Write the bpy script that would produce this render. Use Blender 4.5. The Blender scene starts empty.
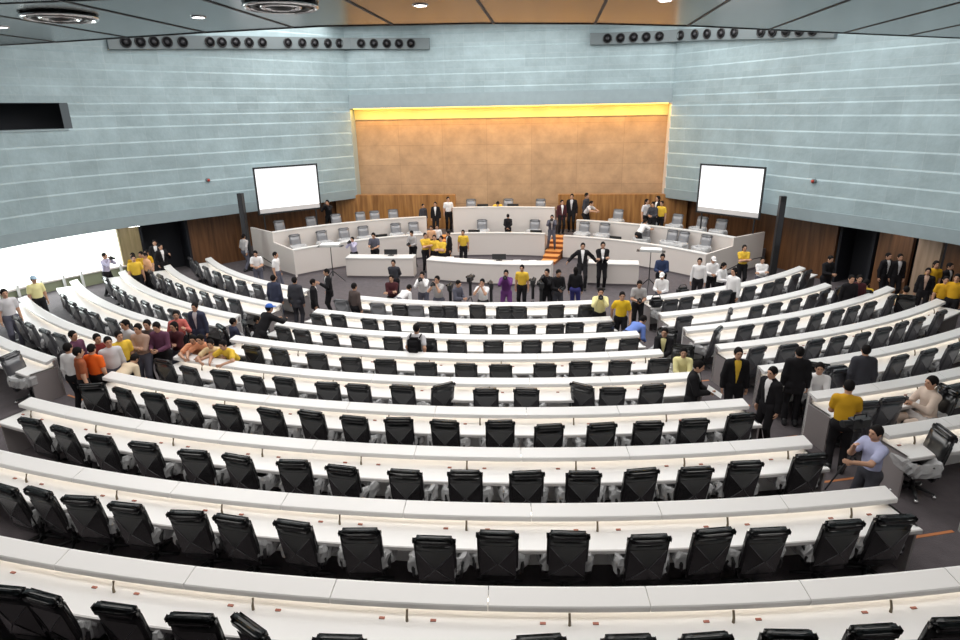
import bpy, bmesh, math, random
import numpy as np
from mathutils import Matrix, Vector
rnd = random.Random(11)
sc = bpy.context.scene
COL = sc.collection
sc.view_settings.view_transform = 'Standard'; sc.view_settings.look = 'None'; sc.view_settings.gamma = 1; sc.view_settings.use_curve_mapping = False
sc.view_settings.exposure = 0.0
D2R = math.pi / 180
# ------------------------------------------------------------------ materials
MATS = {}
def mat(name, col, rough=.5, metal=0., emit=None, es=0., bump=0., bscale=20., var=0., vscale=3., coat=0., spec=.5, stretch=(1, 1, 1)):
    if name in MATS: return MATS[name]
    m = bpy.data.materials.new(name); m.use_nodes = True; nt = m.node_tree; b = nt.nodes['Principled BSDF']
    b.inputs['Base Color'].default_value = (*col, 1); b.inputs['Roughness'].default_value = rough; b.inputs['Metallic'].default_value = metal
    b.inputs['Specular IOR Level'].default_value = spec; b.inputs['Coat Weight'].default_value = coat; b.inputs['Coat Roughness'].default_value = .15
    if emit: b.inputs['Emission Color'].default_value = (*emit, 1); b.inputs['Emission Strength'].default_value = es
    if bump or var:
        tc = nt.nodes.new('ShaderNodeTexCoord'); mp = nt.nodes.new('ShaderNodeMapping'); mp.inputs['Scale'].default_value = stretch
        nt.links.new(tc.outputs['Object'], mp.inputs['Vector'])
    if var:
        n = nt.nodes.new('ShaderNodeTexNoise'); n.inputs['Scale'].default_value = vscale; n.inputs['Detail'].default_value = 4
        r = nt.nodes.new('ShaderNodeValToRGB'); r.color_ramp.elements[0].position = .3; r.color_ramp.elements[1].position = .7
        r.color_ramp.elements[0].color = (*[c * (1 - var) for c in col], 1); r.color_ramp.elements[1].color = (*[min(1, c * (1 + var)) for c in col], 1)
        nt.links.new(mp.outputs[0], n.inputs['Vector']); nt.links.new(n.outputs['Fac'], r.inputs['Fac']); nt.links.new(r.outputs['Color'], b.inputs['Base Color'])
    if bump:
        n = nt.nodes.new('ShaderNodeTexNoise'); n.inputs['Scale'].default_value = bscale; n.inputs['Detail'].default_value = 3
        bp = nt.nodes.new('ShaderNodeBump'); bp.inputs['Strength'].default_value = bump; bp.inputs['Distance'].default_value = .02
        nt.links.new(mp.outputs[0], n.inputs['Vector']); nt.links.new(n.outputs['Fac'], bp.inputs['Height']); nt.links.new(bp.outputs[0], b.inputs['Normal'])
    MATS[name] = m
    return m
def wood(name, a, c, rough=.4, scale=1.6):
    m = bpy.data.materials.new(name); m.use_nodes = True; nt = m.node_tree; b = nt.nodes['Principled BSDF']; b.inputs['Roughness'].default_value = rough
    tc = nt.nodes.new('ShaderNodeTexCoord'); mp = nt.nodes.new('ShaderNodeMapping'); mp.inputs['Scale'].default_value = (scale * 3, scale * 3, scale * .25)
    n = nt.nodes.new('ShaderNodeTexNoise'); n.inputs['Scale'].default_value = 1.5; n.inputs['Detail'].default_value = 6
    r = nt.nodes.new('ShaderNodeValToRGB'); r.color_ramp.elements[0].position = .32; r.color_ramp.elements[1].position = .68
    r.color_ramp.elements[0].color = (*a, 1); r.color_ramp.elements[1].color = (*c, 1)
    nt.links.new(tc.outputs['Object'], mp.inputs['Vector']); nt.links.new(mp.outputs[0], n.inputs['Vector']); nt.links.new(n.outputs['Fac'], r.inputs['Fac']); nt.links.new(r.outputs['Color'], b.inputs['Base Color'])
    MATS[name] = m
    return m
def panelled(name, col, mortar, bw, bh, var=.12, rough=.5, msize=.012, bump=.3, metal=0.):
    """panels laid in courses: brick texture on the metre UVs of the wall"""
    m = bpy.data.materials.new(name); m.use_nodes = True; nt = m.node_tree; b = nt.nodes['Principled BSDF']; b.inputs['Roughness'].default_value = rough; b.inputs['Metallic'].default_value = metal
    tc = nt.nodes.new('ShaderNodeTexCoord'); br = nt.nodes.new('ShaderNodeTexBrick')
    br.offset = 0; br.inputs['Scale'].default_value = 1; br.inputs['Brick Width'].default_value = bw; br.inputs['Row Height'].default_value = bh
    br.inputs['Mortar Size'].default_value = msize; br.inputs['Mortar Smooth'].default_value = .6
    br.inputs['Color1'].default_value = (*[c * (1 - var) for c in col], 1); br.inputs['Color2'].default_value = (*[c * (1 + var) for c in col], 1); br.inputs['Mortar'].default_value = (*mortar, 1)
    n = nt.nodes.new('ShaderNodeTexNoise'); n.inputs['Scale'].default_value = 1.3; n.inputs['Detail'].default_value = 6; n.inputs['Roughness'].default_value = .65
    mx = nt.nodes.new('ShaderNodeMix'); mx.data_type = 'RGBA'; mx.blend_type = 'MULTIPLY'; mx.inputs[0].default_value = .5 if 'gold' not in name else .65
    nt.links.new(tc.outputs['UV'], br.inputs['Vector']); nt.links.new(tc.outputs['UV'], n.inputs['Vector'])
    nt.links.new(br.outputs['Color'], mx.inputs[6]); nt.links.new(n.outputs['Fac'], mx.inputs[7]); nt.links.new(mx.outputs[2], b.inputs['Base Color'])
    n2 = nt.nodes.new('ShaderNodeTexNoise'); n2.inputs['Scale'].default_value = 5; n2.inputs['Detail'].default_value = 4
    bp = nt.nodes.new('ShaderNodeBump'); bp.inputs['Strength'].default_value = bump; bp.inputs['Distance'].default_value = .03
    nt.links.new(tc.outputs['UV'], n2.inputs['Vector']); nt.links.new(n2.outputs['Fac'], bp.inputs['Height']); nt.links.new(bp.outputs[0], b.inputs['Normal'])
    MATS[name] = m
    return m
WHITE = mat('white_laminate', (.80, .785, .77), .32)
STAGEW = mat('stage_white', (.74, .68, .64), .45)
ENDSHADE = mat('end_panel_shade', (.30, .27, .27), .5)  # white end panels with the aisle-side shade put into the colour
DARKPLINTH = mat('plinth_grey', (.16, .14, .15), .6)
LEATHER = mat('black_leather', (.006, .006, .007), .30, bump=.18, bscale=9, coat=.6)
LEATHER2 = mat('black_leather_facet', (.008, .008, .009), .25, bump=.12, bscale=14, coat=1.)
CREASE_GLINT = mat('film_crease_glint', (.085, .085, .09), .3)  # folds of the film; paler grey paints the light their edges reflect
LEATHER_SHEEN_MID = mat('leather_sheen_mid', (.026, .026, .029), .28, bump=.15, bscale=10, coat=1.)  # mid-row copy of the black leather, film sheen mixed into the colour
LEATHER_SHEEN_SIDE = mat('leather_sheen_side', (.062, .062, .072), .28, bump=.25, bscale=12, coat=1.)  # side-block copy, greyed to paint window light caught by the film
GREYWRAP = mat('grey_wrapped_leather', (.24, .24, .255), .3, bump=.3, bscale=12, coat=.4)
CHROME = mat('chrome', (.75, .75, .76), .18, 1.)
BLACKP = mat('black_plastic', (.015, .015, .017), .45)
CARPET = mat('carpet', (.105, .090, .097), .95, bump=.4, bscale=60, var=.12, vscale=5)
WALLG = panelled('wall_panels', (.43, .55, .585), (.50, .61, .64), .98, .575, .06, .45, .010, .45)
WALLBAND = mat('wall_band', (.29, .36, .385), .5, var=.05)
GOLD = panelled('gold_panel', (.72, .46, .265), (.54, .33, .18), 2.3, 1.0, .05, .45, .012, .1)
GOLDB = mat('gold_band', (.74, .66, .34), .4, var=.08, vscale=1.2)
WOOD = wood('brown_wood', (.08, .036, .015), (.20, .09, .038))
WOODST = wood('stage_wood', (.24, .10, .03), (.50, .24, .075))
WOODP = wood('pale_wood', (.40, .28, .19), (.60, .45, .33))
WOODOL = wood('olive_wood', (.22, .17, .08), (.38, .30, .17))
DARKDOOR = mat('dark_void', (.006, .007, .012), .7)
CEIL = mat('ceiling_panel', (.042, .047, .050), .17, .9, var=.08, vscale=.6)
CEILW = mat('ceiling_upper', (.65, .67, .68), .7)
SEAM = mat('seam_black', (.012, .012, .014), .5)
SCREENW = mat('screen_white', (.9, .91, .91), .8, emit=(.95, .97, 1), es=.55)
GLOW = mat('window_daylight', (.9, .92, .88), .4, emit=(.96, 1, .95), es=1.5)
LAMP = mat('lamp_white', (1, 1, 1), .5, emit=(1, .98, .95), es=14)
LED = mat('led_warm', (1, .9, .75), .5, emit=(1, .92, .80), es=4.0)
COVE = mat('cove_lamp', (1, .7, .2), .5, emit=(1, .66, .14), es=3)
ORANGE = mat('orange_nosing', (.55, .20, .07), .5)
STEPTOP = mat('step_orange', (.75, .33, .10), .5); STEPRISE = mat('step_riser', (.28, .09, .025), .5); REDCARPET = mat('red_carpet', (.22, .06, .05), .9)
REDDOT = mat('socket_red', (.36, .12, .08), .5); MICG = mat('mic_bronze', (.20, .16, .11), .4, .4)
SKIN = mat('skin', (.52, .29, .19), .55); HAIR = mat('hair_black', (.010, .008, .008), .8, spec=.15); LIP = mat('lip', (.30, .09, .08), .5); EYE = mat('eye_dark', (.03, .02, .02), .2)
PAPER = mat('paper', (.85, .84, .82), .7)
PAL = dict(yellow=(.80, .52, .06), strong_yellow=(.86, .55, .03), mustard=(.62, .34, .02), pale_yellow=(.88, .80, .40), peach=(.75, .42, .24), white_cloth=(.82, .80, .80), lavender=(.50, .47, .62),
           grey_cloth=(.42, .40, .40), pale_grey=(.60, .58, .60), slate=(.10, .10, .13), navy=(.045, .05, .085), charcoal=(.05, .05, .06), black_cloth=(.012, .011, .013), brown_print=(.10, .075, .07),
           plum=(.13, .05, .09), maroon=(.20, .03, .03), dark_maroon=(.07, .02, .025), orange=(.85, .14, .02), rust=(.32, .09, .04), tan=(.48, .32, .25), tan_pale=(.62, .50, .42), beige=(.68, .56, .40),
           red_stripe=(.55, .14, .12), salmon=(.82, .36, .20), cream=(.82, .62, .36), purple=(.16, .05, .20), indigo=(.05, .05, .20), blue_dark=(.035, .05, .11), blue_mid=(.16, .25, .62), pale_blue=(.44, .46, .66),
           cap_blue=(.05, .14, .50), cap_pale=(.40, .55, .68))
def cloth(n): return mat('cloth_' + n, PAL[n], .85, bump=.25, bscale=14, spec=.2)
# translucent wrapping film
FILM = bpy.data.materials.new('plastic_film'); FILM.use_nodes = True
nt = FILM.node_tree; b = nt.nodes['Principled BSDF']; b.inputs['Base Color'].default_value = (.86, .86, .87, 1); b.inputs['Roughness'].default_value = .2; b.inputs['Alpha'].default_value = .45
nn = nt.nodes.new('ShaderNodeTexNoise'); nn.inputs['Scale'].default_value = 16; nn.inputs['Detail'].default_value = 3; bb = nt.nodes.new('ShaderNodeBump'); bb.inputs['Strength'].default_value = .8; bb.inputs['Distance'].default_value = .03
tc = nt.nodes.new('ShaderNodeTexCoord'); nt.links.new(tc.outputs['Object'], nn.inputs['Vector']); nt.links.new(nn.outputs['Fac'], bb.inputs['Height']); nt.links.new(bb.outputs[0], b.inputs['Normal'])
# ------------------------------------------------------------------ mesh helpers
class MB:
    def __init__(s): s.v = []; s.f = []; s.uv = None
    def add(s, vs, fs):
        o = len(s.v); s.v += [tuple(map(float, p)) for p in vs]; s.f += [tuple(o + i for i in f) for f in fs]; return s
    def box(s, c, d, rz=0., taper=1.):
        x, y, z = [k / 2 for k in d]; co, si = math.cos(rz), math.sin(rz); vs = []
        for zz, t in ((-z, 1), (z, taper)):
            for a, b_ in ((-x, -y), (x, -y), (x, y), (-x, y)): a *= t; b_ *= t; vs.append((c[0] + a * co - b_ * si, c[1] + a * si + b_ * co, c[2] + zz))
        return s.add(vs, [(3, 2, 1, 0), (4, 5, 6, 7), (0, 1, 5, 4), (1, 2, 6, 5), (2, 3, 7, 6), (3, 0, 4, 7)])
    def tube(s, pts, r, n=8, cap=True):
        pts = [Vector(p) for p in pts]; k = len(pts); rr = r if isinstance(r, (list, tuple)) else [r] * k; rings = []
        for i, p in enumerate(pts):
            t = (pts[min(i + 1, k - 1)] - pts[max(i - 1, 0)]).normalized(); u = t.cross(Vector((0, 0, 1)) if abs(t.z) < .95 else Vector((1, 0, 0))).normalized(); w = t.cross(u)
            rings += [p + (u * math.cos(a) + w * math.sin(a)) * rr[i] for a in [2 * math.pi * j / n for j in range(n)]]
        fs = [(i * n + j, i * n + (j + 1) % n, (i + 1) * n + (j + 1) % n, (i + 1) * n + j) for i in range(k - 1) for j in range(n)]
        if cap: fs += [tuple(range(n - 1, -1, -1)), tuple((k - 1) * n + j for j in range(n))]
        return s.add(rings, fs)
    def lathe(s, prof, c=(0, 0, 0), n=24, M=None, caps=True):
        k = len(prof); vs = [Vector((r * math.cos(2 * math.pi * j / n), r * math.sin(2 * math.pi * j / n), z)) for r, z in prof for j in range(n)]
        if M: vs = [M @ v for v in vs]
        vs = [v + Vector(c) for v in vs]
        return s.add(vs, [(i * n + j, i * n + (j + 1) % n, (i + 1) * n + (j + 1) % n, (i + 1) * n + j) for i in range(k - 1) for j in range(n)] + ([tuple(range(n - 1, -1, -1)), tuple((k - 1) * n + j for j in range(n))] if caps else []))
    def sweep(s, prof, pts, closed=True):
        """prof: (offset along the outward direction, z); pts: list of (x, y, ox, oy)"""
        k = len(prof); n = len(pts); vs = [(x + ox * d, y + oy * d, z) for x, y, ox, oy in pts for d, z in prof]
        rng = range(k) if closed else range(k - 1)
        fs = [(i * k + j, i * k + (j + 1) % k, (i + 1) * k + (j + 1) % k, (i + 1) * k + j) for i in range(n - 1) for j in rng]
        if closed: fs += [tuple(range(k - 1, -1, -1)), tuple((n - 1) * k + j for j in range(k))]
        return s.add(vs, fs)
    def mesh(s, name, smooth=False, bevel=0.):
        me = bpy.data.meshes.new(name); me.from_pydata(s.v, [], s.f); me.update()
        bm = bmesh.new(); bm.from_mesh(me); bmesh.ops.recalc_face_normals(bm, faces=bm.faces)
        if bevel: bmesh.ops.bevel(bm, geom=[e for e in bm.edges if len(e.link_faces) == 2 and e.calc_face_angle(0) > .6], offset=bevel, segments=2, affect='EDGES', profile=.6)
        bm.to_mesh(me); bm.free()
        if smooth: me.polygons.foreach_set('use_smooth', [True] * len(me.polygons))
        return me
def arc(R, a0, a1, c=(0, 0), sgn=-1, step=.75, off=1):
    n = max(2, int(abs(a1 - a0) / step) + 1); out = []
    for i in range(n + 1):
        a = (a0 + (a1 - a0) * i / n) * D2R; dx, dy = math.sin(a), sgn * math.cos(a); out.append((c[0] + R * dx, c[1] + R * dy, dx * off, dy * off))
    return out
def obj(name, me, m=None, parent=None, loc=None, rz=None, perobj=False):
    if isinstance(me, MB): me = me.mesh(name)
    o = bpy.data.objects.new(name, me); COL.objects.link(o)
    if m:
        if perobj:
            if not me.materials: me.materials.append(None)
            o.material_slots[0].link = 'OBJECT'; o.material_slots[0].material = m
        elif not me.materials: me.materials.append(m)
    if parent: o.parent = parent
    if loc is not None: o.location = loc
    if rz is not None: o.rotation_euler = (0, 0, rz)
    return o
def tag(o, label, cat, group=None):
    o['label'] = label; o['category'] = cat
    if group: o['group'] = group
    return o
def struct(name, me, m): o = obj(name, me, m); o['kind'] = 'structure'; return o
def empty(name, loc, rz=0): o = bpy.data.objects.new(name, None); COL.objects.link(o); o.location = loc; o.rotation_euler = (0, 0, rz); return o
ORD = ['zeroth', 'first', 'second', 'third', 'fourth', 'fifth', 'sixth', 'seventh', 'eighth', 'ninth', 'tenth', 'eleventh', 'twelfth', 'thirteenth', 'fourteenth', 'fifteenth', 'sixteenth', 'seventeenth']

import math
import numpy as np
V3 = lambda *a: np.array(a, float)
def nrm(v): return v / max(1e-9, float(np.linalg.norm(v)))
def ik(a, t, l1, l2, hint):
    d = t - a; L = float(np.linalg.norm(d)); m = (l1 + l2) * .995
    if L > m: t = a + d / L * m; d = t - a; L = m
    L = max(L, abs(l1 - l2) + .02)
    x = (l1 * l1 - l2 * l2 + L * L) / (2 * L); h = math.sqrt(max(0, l1 * l1 - x * x)); u = nrm(d)
    p = hint - u * float(hint @ u)
    return a + u * x + nrm(p) * h, t
# pose: lean, hip height, legs, arm targets (side, forward, up from the shoulder; for the person's two hands), head nod
POSES = {
 'stand':   dict(lean=2,  pz=.93, legs='stand', arms=((.07, .03, -.52), (.07, .03, -.52))),
 'crossed': dict(lean=1,  pz=.93, legs='stand', arms=((-.25, .21, -.23), (-.25, .25, -.18)), hint=(.5, .1, -1)),
 'camera':  dict(lean=6,  pz=.93, legs='apart', arms=((-.13, .20, .12), (-.10, .24, .10)), hint=(.7, .3, -1)),
 'behind':  dict(lean=1,  pz=.93, legs='stand', arms=((-.14, -.16, -.42), (-.14, -.18, -.40)), hint=(1, -.8, -.2)),
 'walk':    dict(lean=5,  pz=.92, legs='walk',  arms=((.08, .16, -.46), (.08, -.14, -.48))),
 'bend':    dict(lean=72, pz=.90, legs='bend',  arms=((-.02, .38, .02), (-.02, .40, .05)), hint=(.6, 0, -1), nod=10),
 'lean':    dict(lean=38, pz=.92, legs='bend',  arms=((.02, .38, -.20), (.02, .40, -.18)), hint=(.8, -.4, -.4), nod=-5),
 'sit':     dict(lean=4,  pz=.54, legs='sit',   arms=((-.06, .30, -.36), (-.06, .32, -.36)), hint=(.5, -1, -.3)),
 'sit_desk':dict(lean=16, pz=.54, legs='sit',   arms=((-.14, .40, -.25), (-.16, .42, -.23)), hint=(1, -.2, -.5), nod=-6),
 'sit_phone':dict(lean=6, pz=.54, legs='sit',   arms=((-.08, .36, -.10), (-.10, .36, -.12)), hint=(.6, -.1, -1)),
 'spread':  dict(lean=-8, pz=.86, legs='prop',  arms=((.34, -.04, -.34), (.34, -.04, -.34)), hint=(.2, -1, 0)),
 'reach':   dict(lean=4,  pz=.93, legs='apart', arms=((-.04, .46, -.12), (-.10, .30, .02)), hint=(.5, 0, -1)),
 'hold':    dict(lean=4,  pz=.93, legs='stand', arms=((-.10, .30, -.28), (-.08, .32, -.24)), hint=(.6, -.5, -.8), nod=14),
 'talk':    dict(lean=3,  pz=.93, legs='stand', arms=((.02, .30, -.10), (.06, .05, -.50)), hint=(.5, -.4, -1)),
 'squat':   dict(lean=28, pz=.34, legs='squat', arms=((-.08, .34, .02), (-.08, .36, .04)), hint=(.6, .1, -1), nod=-20),
}
def skeleton(name):
    p = POSES[name]; l = math.radians(p['lean']); U = V3(0, -math.sin(l), math.cos(l)); F = V3(0, -math.cos(l), -math.sin(l)); X = V3(1, 0, 0)
    py = {'bend': .16, 'squat': .12, 'prop': .10}.get(p['legs'], 0)
    P = V3(0, py, p['pz']); J = dict(P=P, U=U, F=F)
    J['neck'] = P + U * .50; hl = l * .35 + math.radians(p.get('nod', 0)); J['HU'] = V3(0, -math.sin(hl), math.cos(hl)); J['HF'] = V3(0, -math.cos(hl), -math.sin(hl))
    J['head'] = J['neck'] + U * .035 + J['HU'] * .135 + J['HF'] * .012
    J['top'] = J['head'] + J['HU'] * .118
    h = p.get('hint', (.5, -1, -.2))
    for k, s in ((0, 1), (1, -1)):
        S = P + U * .455 + X * s * .164
        a = p['arms'][k]; T = S + X * s * a[0] + F * a[1] + U * a[2]
        if p['legs'] == 'bend' and name == 'lean': T = S + X * s * a[0] + V3(0, -a[1], a[2] + .02)
        if name == 'bend': T = S + X * s * a[0] + V3(0, -.12, -.40)
        E, T = ik(S, T, .285, .245, X * s * h[0] + F * h[1] + U * h[2])
        J['S', k], J['E', k], J['W', k] = S, E, T
        H = P + X * s * .088 - V3(0, 0, .02)
        L = p['legs']
        A = {'stand': V3(s * .10, .02, .075), 'apart': V3(s * .17, .02 - .06 * s, .075), 'walk': V3(s * .09, -.20 * s, .075 + (.03 if s < 0 else 0)), 'bend': V3(s * .12, .08, .075),
             'sit': V3(s * .12, -.46, .075), 'prop': V3(s * .10, -.12 - .07 * s, .075), 'squat': V3(s * .14, .0 - .12 * (s > 0), .075)}[L]
        K, A = ik(H, A, .445, .425, V3(s * .12, -1, .25 if L in ('sit', 'squat') else 0))
        J['H', k], J['K', k], J['A', k] = H, K, A
    return J

# ------------------------------------------------------------------ measured layout (metres, degrees)
RR = [15.426, 17.071, 18.715, 20.36, 22.004, 23.649, 25.293, 26.938, 28.582]
FL = [0, 0, 0.126, 0.253, 0.371, 0.518, 0.64, 0.772, 0.889]
CEN = [(-15.6, 13.6), (-16.4, 13.8), (-16.6, 14.3), (-16.7, 14.1), (-17.0, 14.0), (-17.4, 14.6), (-17.5, 14.8), (-17.6, 14.9), (-17.6, 14.9)]
LFT = [(-51.5, -22.5), (-50.0, -21.2), (-48.3, -21.2), (-45.4, -22.0), (-40.5, -21.8), (-36.5, -22.2), (-33, -22.2), (-30, -22.2), (-28, -22.2)]
RGT = [(19.8, 48.6), (18.8, 42.6), (18.3, 44.6), (18.1, 42), (18.1, 39.5), (17.9, 37), (17.9, 35), (17.9, 32), (17.9, 30)]
POLY_L = [(-7.9, -1.95), (-9.4, -3.9), (-10.8, -5.7), (-12.2, -7.4), (-13.6, -9.1), (-15.0, -10.85), (-16.05, -12.8), (-16.75, -14.9), (-17.1, -17.5), (-17.0, -21), (-15.8, -26), (-13, -31), (-11, -36)]
POLY_R = [(7.9, -1.95), (9.6, -4.3), (10.9, -6.6), (11.9, -8.4), (12.9, -9.85), (13.75, -11.0), (14.5, -12.2), (15.2, -13.4), (15.9, -15), (16.5, -18), (16.5, -21), (15.5, -26), (13, -31), (11, -36)]
OPEN_S = 12.4
SEG_L = [(0.0, 8.54, WOOD), (10.37, 11.29, WOODOL), (20.79, 40, WOOD)]
SEG_R = [(0.0, 8.88, WOOD), (10.20, 11.50, WOOD), (11.50, 12.42, WOODP), (12.42, 40, WOOD)]
DOOR_L = (8.54, 10.37)
DOOR_R = (8.88, 10.2)
WIN_L = (11.04, 20.79)
WINC = (-17.44, -14.16, 4.442)
CEDGE = [(-7.26, -23.18), (-6.09, -23.34), (-5.12, -23.53), (-3.16, -23.9), (-1.13, -24.16), (1.21, -23.88), (3.0, -23.36), (4.63, -22.62), (6.6, -21.4), (10.51, -19.12)]
DOWN = [(-2.32, -25.41), (-5.38, -25.18), (0.69, -25.68), (3.63, -25.37)]
DOWNLAB = ['round ceiling downlight between the two air diffusers', 'round ceiling downlight by the frame edge above the dark wall opening', 'round ceiling downlight in the copper reflection, window half', 'round ceiling downlight in the copper reflection, dark doorway half']
DIFF = [(-3.84, -25.97), (-0.88, -26.13)]
SPK = [(-14.12, -9.72, 9.38, -0.763, 0.647, 'round black wall speaker, twentieth from the middle gap, housing towards the dark wall opening'), (-13.79, -9.33, 9.41, -0.766, 0.642, 'round black wall speaker, nineteenth from the middle gap, housing towards the dark wall opening'), (-13.47, -8.94, 9.44, -0.775, 0.632, 'round black wall speaker, eighteenth from the middle gap, housing towards the dark wall opening'), (-13.15, -8.56, 9.46, -0.772, 0.636, 'round black wall speaker, seventeenth from the middle gap, housing towards the dark wall opening'), (-12.77, -8.09, 9.49, -0.77, 0.637, 'round black wall speaker, sixteenth from the middle gap, housing towards the dark wall opening'), (-12.07, -7.25, 9.55, -0.771, 0.637, 'round black wall speaker, fifteenth from the middle gap, housing towards the dark wall opening'), (-11.75, -6.86, 9.57, -0.769, 0.639, 'round black wall speaker, fourteenth from the middle gap, housing towards the dark wall opening'), (-11.37, -6.4, 9.6, -0.771, 0.637, 'round black wall speaker, thirteenth from the middle gap, housing towards the dark wall opening'), (-10.99, -5.94, 9.62, -0.777, 0.63, 'round black wall speaker, twelfth from the middle gap, housing towards the dark wall opening'), (-10.61, -5.46, 9.65, -0.785, 0.62, 'round black wall speaker, eleventh from the middle gap, housing towards the dark wall opening'), (-9.85, -4.49, 9.71, -0.792, 0.61, 'round black wall speaker, tenth from the middle gap, housing towards the dark wall opening'), (-9.4, -3.9, 9.75, -0.791, 0.612, 'round black wall speaker, ninth from the middle gap, housing towards the dark wall opening'), (-9.0, -3.38, 9.78, -0.792, 0.61, 'round black wall speaker, eighth from the middle gap, housing towards the dark wall opening'), (-8.56, -2.81, 9.81, -0.793, 0.609, 'round black wall speaker, seventh from the middle gap, housing towards the dark wall opening'), (-8.17, -2.3, 9.85, -0.793, 0.609, 'round black wall speaker, sixth from the middle gap, housing towards the dark wall opening'), (-7.0, -1.95, 9.84, 0.0, 1.0, 'round black wall speaker, fifth from the middle gap, housing towards the dark wall opening'), (-6.37, -1.95, 9.82, 0.0, 1.0, 'round black wall speaker, fourth from the middle gap, housing towards the dark wall opening'), (-5.73, -1.95, 9.8, 0.0, 1.0, 'round black wall speaker, third from the middle gap, housing towards the dark wall opening'), (-5.13, -1.95, 9.78, 0.0, 1.0, 'round black wall speaker, second from the middle gap, housing towards the dark wall opening'), (-4.54, -1.95, 9.77, 0.0, 1.0, 'round black wall speaker, first from the middle gap, housing towards the dark wall opening'), (4.74, -1.95, 9.72, 0.0, 1.0, 'round black wall speaker, first from the middle gap, housing on the dark doorway side'), (5.33, -1.95, 9.72, 0.0, 1.0, 'round black wall speaker, second from the middle gap, housing on the dark doorway side'), (5.92, -1.95, 9.73, 0.0, 1.0, 'round black wall speaker, third from the middle gap, housing on the dark doorway side'), (6.49, -1.95, 9.73, 0.0, 1.0, 'round black wall speaker, fourth from the middle gap, housing on the dark doorway side'), (7.08, -1.95, 9.74, 0.0, 1.0, 'round black wall speaker, fifth from the middle gap, housing on the dark doorway side'), (8.15, -2.28, 9.73, 0.8, 0.6, 'round black wall speaker, sixth from the middle gap, housing on the dark doorway side'), (8.64, -2.94, 9.69, 0.803, 0.596, 'round black wall speaker, seventh from the middle gap, housing on the dark doorway side'), (9.05, -3.5, 9.64, 0.811, 0.584, 'round black wall speaker, eighth from the middle gap, housing on the dark doorway side'), (9.49, -4.13, 9.58, 0.831, 0.556, 'round black wall speaker, ninth from the middle gap, housing on the dark doorway side'), (9.88, -4.75, 9.53, 0.86, 0.51, 'round black wall speaker, tenth from the middle gap, housing on the dark doorway side'), (10.58, -6.02, 9.41, 0.881, 0.474, 'round black wall speaker, eleventh from the middle gap, housing on the dark doorway side'), (10.86, -6.52, 9.36, 0.874, 0.485, 'round black wall speaker, twelfth from the middle gap, housing on the dark doorway side'), (11.17, -7.09, 9.31, 0.88, 0.476, 'round black wall speaker, thirteenth from the middle gap, housing on the dark doorway side'), (11.47, -7.64, 9.25, 0.879, 0.477, 'round black wall speaker, fourteenth from the middle gap, housing on the dark doorway side'), (11.75, -8.15, 9.2, 0.864, 0.503, 'round black wall speaker, fifteenth from the middle gap, housing on the dark doorway side')]
SPK_STRIP_L = [(-14.52, -10.2, -0.779, 0.627, 9.35), (-14.26, -9.88, -0.766, 0.643, 9.37), (-13.93, -9.49, -0.763, 0.646, 9.4), (-13.66, -9.18, -0.773, 0.635, 9.42), (-13.35, -8.79, -0.774, 0.634, 9.45), (-13.03, -8.4, -0.771, 0.636, 9.47), (-12.71, -8.02, -0.77, 0.638, 9.5), (-12.39, -7.63, -0.771, 0.637, 9.52), (-12.01, -7.17, -0.77, 0.638, 9.55), (-11.69, -6.79, -0.769, 0.639, 9.58), (-11.31, -6.33, -0.771, 0.636, 9.6), (-10.99, -5.94, -0.777, 0.63, 9.63), (-10.61, -5.46, -0.785, 0.62, 9.65), (-10.23, -4.98, -0.79, 0.613, 9.68), (-9.79, -4.4, -0.792, 0.61, 9.72), (-9.4, -3.9, -0.791, 0.612, 9.75), (-9.0, -3.38, -0.792, 0.61, 9.78), (-8.56, -2.81, -0.793, 0.609, 9.81), (-8.12, -2.23, -0.793, 0.609, 9.85), (-7.52, -1.95, 0.0, 1.0, 9.86), (-6.87, -1.95, 0.0, 1.0, 9.84), (-6.22, -1.95, 0.0, 1.0, 9.82), (-5.58, -1.95, 0.0, 1.0, 9.8), (-4.93, -1.95, 0.0, 1.0, 9.78), (-4.3, -1.95, 0.0, 1.0, 9.76), (-3.66, -1.95, 0.0, 1.0, 9.74)]
SPK_STRIP_R = [(3.95, -1.95, 0.0, 1.0, 9.73), (4.56, -1.95, 0.0, 1.0, 9.72), (5.16, -1.95, 0.0, 1.0, 9.72), (5.76, -1.95, 0.0, 1.0, 9.73), (6.36, -1.95, 0.0, 1.0, 9.73), (6.96, -1.95, 0.0, 1.0, 9.73), (7.55, -1.95, 0.0, 1.0, 9.75), (8.1, -2.22, 0.801, 0.599, 9.74), (8.57, -2.85, 0.802, 0.597, 9.69), (8.98, -3.4, 0.81, 0.587, 9.65), (9.37, -3.96, 0.824, 0.567, 9.6), (9.77, -4.57, 0.853, 0.522, 9.54), (10.14, -5.21, 0.873, 0.488, 9.48), (10.49, -5.84, 0.88, 0.474, 9.42), (10.77, -6.36, 0.878, 0.48, 9.37), (11.07, -6.9, 0.877, 0.48, 9.32), (11.37, -7.46, 0.88, 0.474, 9.27), (11.66, -7.99, 0.871, 0.492, 9.22), (11.9, -8.4, 0.851, 0.525, 9.17), (12.2, -8.86, 0.828, 0.56, 9.12)]
SOFL = [(-15.0, -10.08, 2.48), (14.3, -11.01, 0.57)]
BEAC = [(-12.65, -7.94, 4.0, -0.77, 0.64), (12.2, -8.86, 3.92, 0.83, 0.56)]
SCREENS = [(-9.74, -6.28, 0.762, 2.99, 2.1, 3.4), (9.81, -6.34, -0.768, 2.93, 2.11, 3.25)]
COLSPK = [(-11.17, -8.06, 0.0, 3.44), (11.17, -8.74, 0.0, 3.35)]
MICPH = {7: -0.81, 8: 1.79}
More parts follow.
